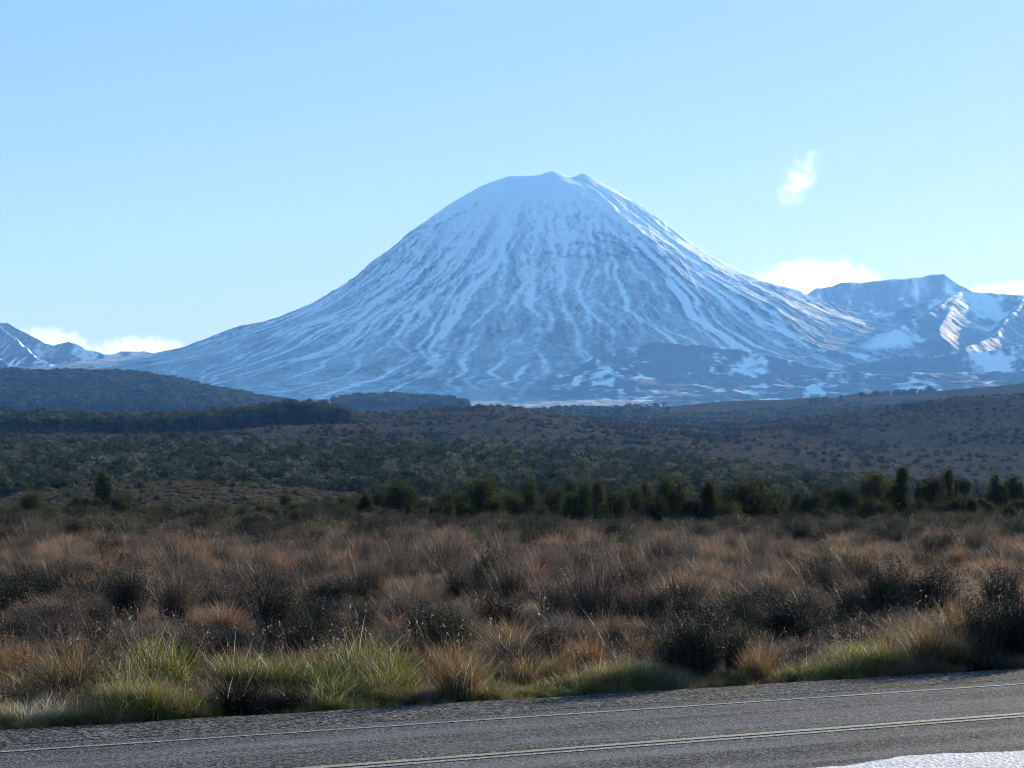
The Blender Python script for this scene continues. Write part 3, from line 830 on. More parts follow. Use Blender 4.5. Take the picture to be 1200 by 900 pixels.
# ------------------------------------------------------------------ stuff scattered as one object
def scatter(name, protos, P, rz, sc, idx, label, cat):
    pc = bpy.data.collections.new(name + '_kinds')
    for i, me_ in enumerate(protos):
        o = bpy.data.objects.new('%s_%02d' % (name, i), me_); pc.objects.link(o)
    me = bpy.data.meshes.new(name)
    me.vertices.add(len(P)); me.vertices.foreach_set('co', np.asarray(P, np.float32).ravel())
    fattr(me, 'rz', rz); fattr(me, 'sc', sc)
    a = me.attributes.new('idx', 'INT', 'POINT'); a.data.foreach_set('value', np.asarray(idx, np.int32))
    me.update()
    o = link(name, me)
    g = bpy.data.node_groups.new(name, 'GeometryNodeTree')
    g.interface.new_socket('Geometry', in_out='INPUT', socket_type='NodeSocketGeometry')
    g.interface.new_socket('Geometry', in_out='OUTPUT', socket_type='NodeSocketGeometry')
    N = g.nodes.new
    gi, go = N('NodeGroupInput'), N('NodeGroupOutput')
    ip, ci, cx = N('GeometryNodeInstanceOnPoints'), N('GeometryNodeCollectionInfo'), N('ShaderNodeCombineXYZ')
    ci.inputs['Collection'].default_value = pc
    ci.inputs['Separate Children'].default_value = True
    ci.inputs['Reset Children'].default_value = True
    def named(nm, ty):
        q = N('GeometryNodeInputNamedAttribute'); q.data_type = ty; q.inputs['Name'].default_value = nm
        return q.outputs['Attribute']
    L_ = g.links.new
    ip.inputs['Pick Instance'].default_value = True
    L_(gi.outputs[0], ip.inputs['Points']); L_(ci.outputs[0], ip.inputs['Instance'])
    L_(named('idx', 'INT'), ip.inputs['Instance Index'])
    L_(named('rz', 'FLOAT'), cx.inputs[2]); L_(cx.outputs[0], ip.inputs['Rotation'])
    L_(named('sc', 'FLOAT'), ip.inputs['Scale'])
    L_(ip.outputs[0], go.inputs[0])
    md = o.modifiers.new('scatter', 'NODES'); md.node_group = g
    tag(o, label, cat, kind='stuff')
    return o

def wedge(n, D0, D1, rng, umin=-330, umax=1530):
    """random places on the ground, evenly spread, between two distances inside the view (and a little beside it)"""
    D = np.sqrt(rng.uniform(D0 ** 2, D1 ** 2, n)); u = rng.uniform(umin, umax, n)
    return xat(D, u), D, u

rng = np.random.default_rng(5)

# forest bands (far woods that read as one mass)
beech = [far_tree_mesh(100 + i, [8.5, 7.5, 9.5, 7, 8][i], [6.5, 7.5, 6, 6.5, 5.5][i], 900, 0.55, M_FAR) for i in range(5)]
x, y, u = wedge(20600, 470, 1190, rng)
lo = np.interp(u, [-200, 0, 200, 420, 600, 900, 1100, 1400], [500, 490, 500, 505, 520, 540, 620, 640])
hi = np.interp(u, [-200, 0, 200, 400, 600, 800, 1000, 1100, 1400], [985, 990, 995, 1010, 1010, 1000, 930, 880, 850]) + 55 * fbm(x / 90, y / 90, 3, 201)
k_ = (y > lo) & (y < hi)
x, y, u = x[k_], y[k_], u[k_]
z = ground_z(x, y)
sc = rng.uniform(0.6, 1.3, len(x)) * (0.62 + 0.38 * sstep(490, 800, y)) * np.interp(u, [650, 900, 1050, 1250], [1, 0.85, 0.6, 0.5])
scatter('beech_forest', beech, np.stack([x, y, z - 0.6], -1), rng.uniform(0, 6.28, len(x)), sc, rng.integers(0, 5, len(x)), 'band of dark green bush crossing the whole valley behind the heath', 'forest')

# woods on the left ridge
x, y, u = wedge(12500, 1380, 1720, rng, -330, 415)
top = np.interp(u, [-200, 0, 120, 250, 330, 400, 415], [1650, 1650, 1650, 1620, 1600, 1560, 1500])
bot = np.interp(u, [-200, 0, 200, 300, 400, 415], [1390, 1390, 1400, 1430, 1470, 1490]) + 30 * fbm(x / 80, y / 80, 3, 203)
k_ = (y > bot) & (y < top)
x, y, u = x[k_], y[k_], u[k_]
z = ground_z(x, y)
sc = rng.uniform(0.9, 1.5, len(x)) * np.interp(u, [-200, 250, 330, 370, 400, 415], [0.95, 1.0, 1.25, 1.3, 1.1, 0.8])
scatter('ridge_wood', beech, np.stack([x, y, z - 0.6], -1), rng.uniform(0, 6.28, len(x)), sc, rng.integers(0, 5, len(x)), 'dark wood along the low ridge at the left of the valley', 'forest')

# forest on the blue hills at the left and below the cone
simple = [far_tree_mesh(140 + i, 9, 8, 352, 1.0, M_FAR) for i in range(4)]
x, y, u = wedge(22500, 3600, 5000, rng, -400, 560)
k_ = ((u < 345) & (y < 4750) & (y > 3650)) | ((u > 390) & (u < 548) & (y > 4250) & (y < 4750))
x, y, u = x[k_], y[k_], u[k_]
z = ground_z(x, y)
sc = rng.uniform(0.8, 1.9, len(x)) * (1 + 0.35 * fbm(x / 60, y / 60, 2, 219))
scatter('hill_forest', simple, np.stack([x, y, z - 1], -1), rng.uniform(0, 6.28, len(x)), sc, rng.integers(0, 4, len(x)), 'blue green forest covering the rounded hills below the mountain', 'forest')
# sparse tree rows on the plain in front of the cone
x, y, u = wedge(5000, 3500, 5200, rng, 600, 1100)
k_ = (fbm(x / 160, y / 420, 3, 207) > 0.16 + 0.25 * sstep(720, 900, u))
x, y, u = x[k_], y[k_], u[k_]
scatter('plain_trees', simple, np.stack([x, y, ground_z(x, y) - 1], -1), rng.uniform(0, 6.28, len(x)), rng.uniform(0.7, 1.5, len(x)), rng.integers(0, 4, len(x)), 'scattered dark trees on the plain at the foot of the cone', 'trees')

# low scrub on the hills and the clearing
def lump_mesh(seed, h, w, n, leaf, mat):
    rng = np.random.default_rng(seed); b = Bag()
    a = rng.uniform(-PI, PI, n); e = np.arccos(rng.uniform(0, 1, n)); rr_ = rng.uniform(0.55, 1.05, n) * (1 + 0.3 * np.sin(3 * a + seed))
    c = np.stack([w / 2 * rr_ * np.sin(e) * np.cos(a), w / 2 * rr_ * np.sin(e) * np.sin(a), h * rr_ * np.cos(e)], -1)
    V, Q = leaves_out(c, c / np.linalg.norm(c, axis=1)[:, None], leaf, rng, 0.8, 0.6); b.add(V, Q)
    return b.mesh('scrub', [mat])
lumps = [lump_mesh(160 + i, [1.5, 1.0, 2.0, 0.8, 1.2, 0.9][i], [2.8, 2.6, 2.6, 2.4, 3.0, 2.0][i], 170, 0.42, [M_SCRUB_B, M_SCRUB_A, M_SCRUB_B, M_SCRUB_A, M_SCRUB_A, M_SCRUB_A][i]) for i in range(6)]
x, y, u = wedge(116000, 1050, 3600, rng)
dens = 0.75 + 0.4 * fbm(x / 70, y / 70, 4, 211) - 0.25 * sstep(2500, 3400, y) + 0.25 * fbm(x / 300, y / 300, 2, 213)
k_ = rng.uniform(0, 1, len(x)) < dens
x, y, u = x[k_], y[k_], u[k_]
sc = rng.uniform(0.4, 1.2, len(x))
pick = rng.integers(0, 6, len(x))
dk = (fbm(x / 45, y / 60, 3, 215) > 0.13) & (rng.random(len(x)) < 0.55)          # clumps of taller dark bushes
dk |= rng.random(len(x)) < 0.10
pick = np.where(dk, np.where(rng.random(len(x)) < 0.5, 0, 2), np.where(pick == 0, 1, np.where(pick == 2, 4, pick)))
sc = np.where(dk, sc * 1.5, sc)
scatter('hill_scrub', lumps, np.stack([x, y, ground_z(x, y) - 0.2], -1), rng.uniform(0, 6.28, len(x)), sc, pick, 'low brown and olive scrub covering the foothills', 'scrub')
x, y, u = wedge(20600, 175, 520, rng)
sc = rng.uniform(0.18, 0.5, len(x)) * (1 + 0.6 * (rng.uniform(0, 1, len(x)) > 0.95))
pick = np.where(rng.random(len(x)) < 0.07, 2, np.array([1, 3, 4, 5])[rng.integers(0, 4, len(x))])
scatter('clearing_scrub', lumps, np.stack([x, y, ground_z(x, y) - 0.1], -1), rng.uniform(0, 6.28, len(x)), sc, pick, 'short brown scrub on the low mound in front of the forest', 'scrub')

# ------------------------------------------------------------------ the trees between heath and forest
def dist_of(v, it=4, u=600.0):
    D = F * HC / max(v - HZ, 8)
    for _ in range(it):
        z = float(ground_z(np.array([xat(D, u)]), np.array([D]))[0])
        D = (HC - z) / -math.tan(math.atan((VC - v) / F) + PITCH)
    return D
TREES = {}
def tree_proto(kind, i):
    if (kind, i) not in TREES:
        h, w = {'spire': (4.0, 1.9), 'bush': (3.2, 2.6), 'dome': (3.0, 3.2)}[kind]
        cm, C_ = crown_mesh(400 + i * 7 + len(kind), h, w, 12000, 0.14, kind, M_MANUKA)
        TREES[kind, i] = (cm, trunk_mesh(500 + i, h, w, C_, 2 if kind == 'spire' else 4), h, w)
    return TREES[kind, i]
N_TREE = [0]
def tree(kind, u, v_top, v_base, wpx, label, group='dark bushy trees between heath and forest'):
    i = N_TREE[0] % 4; N_TREE[0] += 1
    cm, tm, h0, w0 = tree_proto(kind, i)
    D = dist_of(v_base, u=u); x_ = float(xat(D, u)); z_ = float(ground_z(np.array([x_]), np.array([D]))[0])
    if kind == 'spire': v_top -= 5
    h = (v_base - v_top) * D / F; w = wpx * D / F * 1.08
    r_ = bpy.data.objects.new('manuka_tree', None); C.objects.link(r_)
    r_.location = (x_, D, z_ - 0.03); r_.rotation_euler = (0, 0, random.uniform(0, 6.28)); r_.scale = (w / w0, w / w0, h / h0)
    r_.empty_display_size = 0.3
    tag(r_, label, 'tree', group)
    link('trunk', tm, parent=r_); link('crown', cm, parent=r_)
    return r_
BELT = 'dark green bushy tree in the thick belt between heath and forest'
BELT_S = 'slim pointed dark tree rising out of the thick belt of bushes'
for a in [
    ('spire', 122, 559, 603, 34, 'lone pointed olive tree standing in front of the brown mound', None),
    ('dome', 131, 592, 612, 44, 'round dark bush at the foot of the lone pointed tree', None),
    ('bush', 440, 583, 614, 34, 'small open tree at the left end of the tree belt', None),
    ('dome', 470, 569, 617, 48, 'round dark tree at the left end of the belt with grass before it', None),
    ('dome', 563, 566, 622, 62, 'widest round dark tree left of the middle of the belt', None),
    ('spire', 1057, 554, 618, 38, 'tallest pointed tree of the belt with a narrow crown', None),
    ('bush', 1030, 564, 622, 60, 'broad dark tree touching the tallest pointed tree', None),
    ('spire', 1168, 558, 612, 40, 'pointed tree with a ragged tip at the far right of the belt', None),
    ('spire', 1110, 560, 614, 44, 'pointed half of the joined dark pair right of the tallest tree', None),
    ('bush', 1092, 567, 616, 48, 'rounded half of the joined dark pair right of the tallest tree', None),
    ('dome', 880, 573, 627, 84, 'very wide dark dome shaped tree right of the middle of the belt', None),
    ('bush', 785, 565, 626, 64, 'tall full dark tree with a pointed top in the middle of the belt', None),
    ('spire', 757, 572, 622, 36, BELT_S), ('bush', 415, 590, 616, 36, BELT), ('bush', 498, 588, 616, 34, BELT), ('bush', 527, 582, 622, 50, BELT),
    ('spire', 545, 588, 622, 28, BELT_S), ('bush', 603, 585, 622, 44, BELT), ('spire', 622, 582, 624, 32, BELT_S), ('bush', 648, 578, 624, 48, BELT),
    ('bush', 676, 580, 628, 50, BELT), ('spire', 700, 571, 628, 40, BELT_S), ('bush', 722, 580, 626, 46, BELT), ('bush', 741, 576, 624, 40, BELT),
    ('bush', 812, 586, 626, 44, BELT), ('spire', 830, 570, 626, 40, BELT_S), ('dome', 853, 592, 628, 44, BELT), ('bush', 915, 580, 622, 44, BELT),
    ('spire', 934, 584, 622, 32, BELT_S), ('bush', 952, 583, 622, 44, BELT), ('bush', 985, 574, 621, 46, BELT), ('spire', 1004, 582, 621, 30, BELT_S),
    ('dome', 1074, 590, 622, 40, BELT), ('bush', 1130, 586, 616, 40, BELT), ('spire', 1147, 588, 613, 28, BELT_S), ('bush', 1192, 590, 614, 44, BELT),
    ('bush', 1216, 580, 614, 46, BELT), ('bush', 580, 590, 622, 40, BELT), ('bush', 770, 588, 628, 40, BELT), ('spire', 480, 590, 620, 26, BELT_S), ('bush', 1240, 572, 616, 50, BELT), ('bush', 1018, 590, 624, 44, BELT)]:
    tree(*a[:6], **({} if len(a) == 6 else {'group': a[6]}))

LOWB = 'low dark bush on the flat heath left of the tree belt'
lr = random.Random(21)
for q in range(34):
    u_ = 4 + q * 12.6 + lr.uniform(-5, 5); vb = lr.uniform(611, 622)
    tree('dome' if lr.random() < 0.6 else 'bush', u_, vb - lr.uniform(17, 31), vb, lr.uniform(22, 42), LOWB, 'low dark bushes left of the tree belt')
BACKB = 'dark tree half hidden at the back of the tree belt'
for q in range(36):
    u_ = 425 + q * 22 + lr.uniform(-8, 8); vb = lr.uniform(608, 613)
    if lr.random() < 0.22: continue
    tree(lr.choice(['bush', 'spire', 'spire', 'dome']), u_, lr.uniform(566, 594), vb, lr.uniform(36, 60), BACKB, 'trees at the back of the tree belt')
FRONTB = 'small bush filling the gaps along the front of the tree belt'
for q in range(40):
    u_ = 405 + q * 20.5 + lr.uniform(-7, 7); vb = lr.uniform(618, 630)
    tree(lr.choice(['dome', 'bush', 'spire']), u_, vb - lr.uniform(16, 34), vb, lr.uniform(22, 40), FRONTB, 'small bushes along the front of the tree belt')

# ------------------------------------------------------------------ heath: plants that show singly
T_RED = [tussock_mesh(10 + i, 620, [0.95, 0.8, 1.05, 0.9][i], [0.8, 0.95, 0.7, 0.85][i], 1.0, 0.18, 0.0075, None, 0, 0.03) for i in range(4)]
T_GOLD = [tussock_mesh(30 + i, 560, 1.05, 0.62, 0.8, 0.2, 0.008, M_GOLD, 10, 0.08) for i in range(2)]
T_ORANGE = [tussock_mesh(35 + i, 480, 0.95, 0.6, 0.7, 0.2, 0.008, M_ORANGE, 8, 0.03) for i in range(2)]
T_STRAW = [tussock_mesh(38 + i, 420, 0.85, 0.7, 1.3, 0.2, 0.011, M_STRAW, 8, 0.2) for i in range(2)]
T_SHADE = [tussock_mesh(44 + i, 700, 0.8, 1.0, 0.9, 0.3, 0.012, M_SHADE_GRASS, 0, 0.02) for i in range(2)]
G_GREEN = [grass_mesh(50 + i, 360, [0.75, 0.6, 0.85][i], 0.65, 1.3, 0.28, 0.0095) for i in range(3)]
S_WIRY = [shrub_mesh(60 + i, [1.0, 0.85, 1.15, 0.95][i], 0.95, 320, 4200, 0.024, [M_TWIG, M_HLEAF], [0.6, 0.5, 0.7, 0.55][i]) for i in range(4)]
S_DARK = [shrub_mesh(70 + i, [1.0, 1.15, 0.9][i], 1.0, 320, 13000, 0.026, [M_TWIG, M_DARKLEAF], [0.6, 0.75, 0.45][i]) for i in range(3)]
S_OLIVE = [shrub_mesh(80 + i, [0.9, 1.0][i], 1.0, 260, 5200, 0.036, [M_TWIG, M_OLIVE], 0.5) for i in range(2)]
KINDS_ = {'red': ('tussock', T_RED, 'grass tussock'), 'gold': ('tussock', T_GOLD, 'grass tussock'), 'orange': ('tussock', T_ORANGE, 'grass tussock'), 'straw': ('tussock', T_STRAW, 'grass tussock'),
          'green': ('grass_clump', G_GREEN, 'grass clump'), 'dead': ('grass_clump', T_SHADE, 'grass clump'), 'wiry': ('heath_shrub', S_WIRY, 'shrub'), 'dark': ('heath_shrub', S_DARK, 'shrub'), 'olive': ('heath_shrub', S_OLIVE, 'shrub')}  # the dead kind is grass coloured near black in place of shade
PLACED = []
NK = {}
def plant(kind, x_, y_, h, w, label, group=None):
    nm, meshes, cat = KINDS_[kind]
    NK[kind] = NK.get(kind, -1) + 1
    z_ = float(ground_z(np.array([x_]), np.array([y_]))[0])
    o = link(nm, meshes[NK[kind] % len(meshes)], (x_, y_, z_ - 0.03), random.uniform(0, 6.28), (w, w, h))
    tag(o, label, cat, group)
    PLACED.append((x_, y_, 0.4 * w))
    return o
def landmark(kind, u, v_top, v_base, wpx, label, group=None):
    D = dist_of(v_base, u=u)
    plant(kind, float(xat(D, u)), D, (v_base - v_top) * D / F / 0.88 * (1.1 if kind in ('dark', 'wiry') else 1), wpx * D / F / 1.02, label, group)
for a in [
    ('gold', 538, 748, 828, 84, 'big golden tussock at the road edge with dark green heart'),
    ('gold', 612, 762, 812, 60, 'smaller golden tussock just right of the big roadside one'),
    ('orange', 30, 742, 808, 72, 'orange tussock above the pale straw at the left road edge'),
    ('orange', 12, 752, 812, 50, 'lower orange tussock partly cut off by the left picture edge'),
    ('straw', 28, 806, 858, 70, 'bleached straw clump hanging over the gravel at bottom left'),
    ('straw', 62, 800, 856, 56, 'bleached straw clump beside the long green grass'),
    ('straw', -6, 810, 860, 50, 'bleached straw clump cut by the left picture edge'),
    ('dead', 230, 785, 842, 70, 'grass coloured dark as shade in the left half of the hollow under the green mound'),
    ('dead', 285, 772, 841, 84, 'tallest grass coloured dark as shade in the hollow under the green mound'),
    ('dead', 335, 782, 838, 70, 'grass coloured dark as shade at the right end of the hollow under the green mound'),
    ('dead', 1060, 762, 794, 60, 'grass coloured dark as shade at the foot of the tall tawny tussock'),
    ('dead', 1150, 752, 790, 80, 'grass coloured dark as shade under the shrubs at the right end'),
    ('dead', 842, 775, 806, 60, 'grass coloured dark as shade right below the dark roadside shrub'),
    ('dark', 820, 728, 808, 74, 'dark upright shrub at the road edge between two golden tussocks'),
    ('dark', 792, 750, 806, 60, 'low dark shrub leaning on the upright roadside shrub'),
    ('gold', 885, 752, 804, 58, 'golden green tussock right of the dark roadside shrub'),
    ('gold', 1086, 716, 792, 84, 'tall tawny tussock at the road edge in front of black shade'),
    ('gold', 1120, 735, 790, 62, 'green tinged tussock leaning right of the tall tawny one'),
    ('dark', 1180, 690, 780, 90, 'large dark shrub over the road edge at the right end'),
    ('dark', 1150, 715, 786, 60, 'dark shrub between tall tawny tussock and right end shrub'),
    ('dark', 1034, 672, 738, 58, 'black green shrub behind the tall tawny tussock'),
    ('dark', 1000, 700, 740, 46, 'small black shrub left of the black green one'),
    ('dark', 1172, 676, 735, 62, 'dark bushy shrub high at the right above the end shrub'),
    ('dark', 151, 680, 742, 52, 'dark oval shrub standing alone at left in grey twigs'),
    ('dark', 284, 692, 738, 46, 'dark shrub in the heath above the green grass mound'),
    ('dark', 362, 708, 756, 78, 'broad dark shrub behind the right end of the green mound'),
    ('dark', 428, 712, 752, 34, 'narrow black shrub in the gap between brown tussocks'),
    ('dark', 540, 664, 722, 42, 'taller half of the twin dark shrub above the big golden tussock'),
    ('dark', 568, 656, 706, 40, 'rear half of the twin dark shrub above the big golden tussock'),
    ('dark', 582, 704, 754, 64, 'low grey dark shrub right under the twin dark shrub'),
    ('wiry', 690, 664, 742, 90, 'largest purple brown wiry shrub near the middle'),
    ('wiry', 735, 676, 740, 62, 'wiry shrub joined to the right of the largest purple one'),
    ('wiry', 650, 686, 740, 56, 'wiry shrub joined to the left of the largest purple one'),
    ('wiry', 725, 716, 768, 60, 'reddish twig shrub in front of the largest purple one'),
    ('orange', 690, 738, 790, 60, 'red brown tussock behind the green roadside grass'),
    ('dark', 897, 680, 716, 42, 'small black shrub in pale tussocks at right of the middle'),
    ('olive', 1080, 600, 645, 44, 'grey green shrub standing above the pale heath at right'),
    ('olive', 1170, 604, 630, 54, 'bright olive bush in front of the far right tree'),
    ('dark', 452, 618, 648, 32, 'dark round shrub at the far side of the heath left of the middle'),
    ('orange', 50, 638, 664, 60, 'wide reddish tussock dome on the far heath at the left'),
    ('red', 128, 640, 662, 40, 'reddish tussock dome right of the wide leftmost dome'),
    ('gold', 236, 632, 672, 64, 'golden tussock dome with dark left side on the far heath'),
    ('orange', 345, 632, 660, 52, 'reddish tussock dome right of the golden dome'),
    ('straw', 215, 652, 668, 22, 'pale straw wisp left of the golden dome'),
    ('straw', 108, 648, 662, 20, 'pale straw wisp left of the second dome'),
    ('straw', 320, 646, 660, 20, 'pale straw wisp left of the third dome'),
    ('straw', 392, 660, 676, 26, 'pale straw wisp right of the third dome'),
    ('orange', 600, 626, 648, 44, 'small orange tussock at the far edge of the heath in the middle'),
    ('gold', 860, 640, 676, 56, 'brown tussock dome with pale wisps on its left'),
    ('straw', 838, 658, 676, 24, 'pale wisps leaning left of the brown dome'),
]:
    landmark(*a)
for u_, top_, base_, w_, lab_ in ((590, 778, 822, 46, 'right of the big golden tussock'), (640, 766, 816, 60, 'above the small pale stone'), (668, 770, 814, 60, 'above the small pale stone'), (700, 774, 811, 50, 'above the small pale stone'),
        (938, 752, 800, 56, 'left of the tall tawny tussock'), (962, 756, 798, 60, 'left of the tall tawny tussock'), (990, 758, 796, 56, 'left of the tall tawny tussock'), (915, 764, 802, 46, 'left of the tall tawny tussock'), (1015, 764, 795, 46, 'left of the tall tawny tussock'),
        (762, 770, 808, 50, 'left of the dark roadside shrub'), (740, 776, 809, 40, 'left of the dark roadside shrub')):
    landmark('green', u_, top_, base_, w_, 'yellow green grass at the road edge ' + lab_, 'roadside grass ' + lab_)
for a in [('wiry', 250, 690, 730, 70, 'grey twiggy shrub behind the green grass mound, left of the dark ones'), ('wiry', 60, 690, 745, 90, 'broad grey twiggy shrub above the orange tussock at left'), ('wiry', 205, 690, 750, 70, 'grey twiggy shrub right of the dark oval one'), ('wiry', 470, 690, 745, 80, 'purple grey shrub left of the twin dark shrub'),
          ('dark', 860, 742, 800, 44, 'small dark shrub between the dark roadside shrub and golden green tussock'), ('dark', 1210, 700, 784, 80, 'dark shrub cut by the right picture edge'), ('wiry', 950, 690, 745, 70, 'grey brown shrub above the green grass at right'), ('wiry', 120, 715, 770, 80, 'grey brown rounded shrub below the dark oval one'), ('wiry', 320, 668, 712, 80, 'wide grey brown shrub behind the broad dark one at left'), ('dark', 495, 716, 760, 46, 'dark rounded shrub left of the low grey dark one'), ('dark', 640, 742, 790, 50, 'dark rounded shrub behind the green grass near the pale stone'), ('wiry', 805, 668, 722, 90, 'wide grey brown shrub right of the largest purple one'), ('dark', 948, 716, 764, 54, 'dark rounded shrub just above the green grass at right'), ('dark', 96, 662, 694, 40, 'dark round shrub below the reddish domes at far left'), ('dark', 770, 700, 742, 40, 'dark round shrub in front of the wide grey brown one'), ('olive', 415, 660, 704, 60, 'olive rounded shrub on the reddish heath left of the middle'), ('dark', 668, 628, 652, 36, 'dark round shrub on the far heath in the middle'), ('olive', 980, 640, 684, 60, 'olive rounded shrub on the pale heath at right'), ('red', 1110, 650, 690, 60, 'pink brown tussock beside the dead branches')]:
    landmark(*a)
# long green grass mound at the left verge
MOUND = 'tall green grass in the mound beside the road at left'
mrng = np.random.default_rng(3)
for q in range(36):
    u = mrng.uniform(90, 455); D = mrng.uniform(0, 1)
    t_ = (float(xat(33.0, u)))
    o_ = mrng.uniform(30.4, 33.6)
    px = t_; py = (o_ - RN[0] * px) / RN[1]
    if abs((UC + F * px / py) - 285) < 85 and o_ < 32.2: continue
    plant('green', px, py, mrng.uniform(0.75, 1.15) + 0.7 * mrng.random() * (o_ > 31.6) - 0.25 * (o_ < 31), mrng.uniform(0.95, 1.6), MOUND, 'green grass clumps of the roadside mound')

def free(x_, y_, rad):
    return all((x_ - a) ** 2 + (y_ - b) ** 2 > (rad + c) ** 2 for a, b, c in PLACED)
LAB = {'red': ('reddish brown tussock in the thick heath behind the road verge', 'reddish brown tussocks of the heath'),
       'gold': ('tawny tussock close to the road verge', 'tawny tussocks near the verge'),
       'wiry': ('grey brown wiry shrub in the thick heath behind the road verge', 'grey brown shrubs of the heath'),
       'dark': ('dark leafy shrub scattered through the heath behind the verge', 'dark shrubs of the heath')}
cnt = {'red': 0, 'gold': 0, 'wiry': 0, 'dark': 0}
hr = np.random.default_rng(9)
cx_, cy_, cu_ = wedge(9000, 33, 66, hr, -60, 1260)
order = np.argsort(cy_)
for i in hr.permutation(len(cx_)):
    x_, y_ = float(cx_[i]), float(cy_[i])
    o_ = road_off(x_, y_)
    if o_ < 31.4: continue
    pn = float(fbm(np.array([x_ / 5]), np.array([y_ / 7]), 2, 61)[0])
    if o_ < 34: kind = 'gold' if hr.random() < 0.45 else ('wiry' if hr.random() < 0.5 else 'red')
    elif pn > -0.05: kind = 'wiry' if hr.random() < 0.80 else 'dark'
    else: kind = 'red' if hr.random() < 0.75 else 'wiry'
    lim = {'red': 230, 'gold': 70, 'wiry': 250, 'dark': 75}[kind]
    if cnt[kind] >= lim: continue
    w = hr.uniform(0.75, 1.5)
    big = hr.random() < 0.10
    if not free(x_, y_, 0.20 * w): continue
    cnt[kind] += 1
    plant(kind, x_, y_, hr.uniform(0.42, 0.82) * (1.4 if kind == 'dark' else 1) * (1.45 if big else 1), w * (1.25 if big else 1), *LAB[kind])

# ------------------------------------------------------------------ heath beyond and between them (uncountable)
protos = T_RED + T_GOLD + S_WIRY + S_OLIVE + S_DARK + T_STRAW + T_ORANGE
iR, iG, iW, iO, iD, iS, iOr = 0, 4, 6, 10, 12, 15, 17
hx, hy, hu = wedge(25400, 58, 185, hr, -300, 1500)
pn = fbm(hx / 7, hy / 14, 3, 63)
rd = hr.random(len(hx))
idx = np.where(rd < 0.60, iR + hr.integers(0, 4, len(hx)), np.where(rd < 0.64, iG + hr.integers(0, 2, len(hx)), np.where(rd < 0.92, iW + hr.integers(0, 4, len(hx)), np.where(rd < 0.955, iOr + hr.integers(0, 2, len(hx)), np.where(rd < 0.97, iS + hr.integers(0, 2, len(hx)), iD + hr.integers(0, 3, len(hx)))))))
idx = np.where((pn > 0.16) & (hr.random(len(hx)) < 0.7), iW + hr.integers(0, 4, len(hx)), idx)
far = sstep(92, 118, hy + 9 * fbm(hx / 9, hy / 9, 2, 65))
isfar = hr.random(len(hx)) < far
q = hr.random(len(hx))
idx = np.where(isfar, np.where(q < 0.55, iO + hr.integers(0, 2, len(hx)), np.where(q < 0.86, iD + hr.integers(0, 3, len(hx)), np.where(q < 0.985, iW + hr.integers(0, 4, len(hx)), iR + hr.integers(0, 4, len(hx))))), idx)
keep_ = hr.random(len(hx)) < np.where(hy < 66, 0.6, 1.0)
sc = hr.uniform(0.42, 0.88, len(hx)) * (1 + 0.75 * (hr.random(len(hx)) < 0.12)) * (1 - 0.28 * isfar)
sc = np.where((idx >= iS) & (idx < iOr), sc * 0.7, sc)
olive_ = isfar & (hr.random(len(hx)) < 0.26)
idx = np.where(olive_, np.where(hr.random(len(hx)) < 0.55, iO + hr.integers(0, 2, len(hx)), iD + hr.integers(0, 3, len(hx))), idx); sc = np.where(olive_, hr.uniform(0.75, 1.5, len(hx)), sc)
P = np.stack([hx, hy, ground_z(hx, hy) - 0.04], -1)
scatter('heath', protos, P[keep_], hr.uniform(0, 6.28, keep_.sum()), sc[keep_], idx[keep_], 'brown tussock and heather spreading over the whole plain behind the verge', 'heath')
# undergrowth between the nearer plants
ux, uy, uu = wedge(8600, 31, 66, hr, -300, 1500)
kk = road_off(ux, uy) > 31.0
ux, uy = ux[kk], uy[kk]
idx = np.where(hr.random(len(ux)) < 0.6, hr.integers(0, 4, len(ux)), np.where(hr.random(len(ux)) < 0.85, iW + hr.integers(0, 4, len(ux)), iG + hr.integers(0, 2, len(ux))))
scatter('undergrowth', protos, np.stack([ux, uy, ground_z(ux, uy) - 0.05], -1), hr.uniform(0, 6.28, len(ux)), hr.uniform(0.2, 0.4, len(ux)), idx, 'low dry grass and twigs between the plants of the near heath', 'undergrowth')
# verge: green and straw coloured grass along the gravel
n = 4900
t = hr.uniform(-22, 55, n); o_ = 29.85 + np.abs(hr.normal(size=n)) * 1.0
vx = RD[0] * t + RN[0] * o_; vy = RD[1] * t + RN[1] * o_
vu = UC + F * vx / vy
hole = np.exp(-((vu - 285) / 70) ** 2)
gd = 0.28 + 0.72 * np.clip(np.exp(-((vu - 270) / 170) ** 2) + np.exp(-((vu - 650) / 55) ** 2) + np.exp(-((vu - 965) / 55) ** 2) + 0.6 * np.exp(-((vu - 440) / 40) ** 2), 0, 1)
isg = hr.random(n) < gd * 0.88
pick = np.where(isg, hr.integers(0, 3, n), np.where(hr.random(n) < 0.8, 3 + hr.integers(0, 4, n), np.where(hr.random(n) < 0.7, 7 + hr.integers(0, 2, n), 9 + hr.integers(0, 2, n))))
vs_ = hr.uniform(0.25, 0.7, n) * (1 - 0.6 * hole) * np.where(isg, 1.15, 0.8) * np.clip((o_ - 29.7) / 0.7, 0.3, 1) * (0.55 + 1.2 * vnoise(t / 1.7, t * 0, 81))
scatter('verge_grass', G_GREEN + T_RED + T_GOLD + T_STRAW, np.stack([vx, vy, ground_z(vx, vy) - 0.03], -1), hr.uniform(0, 6.28, n), vs_, pick, 'green and straw coloured grass along the far road edge', 'grass')

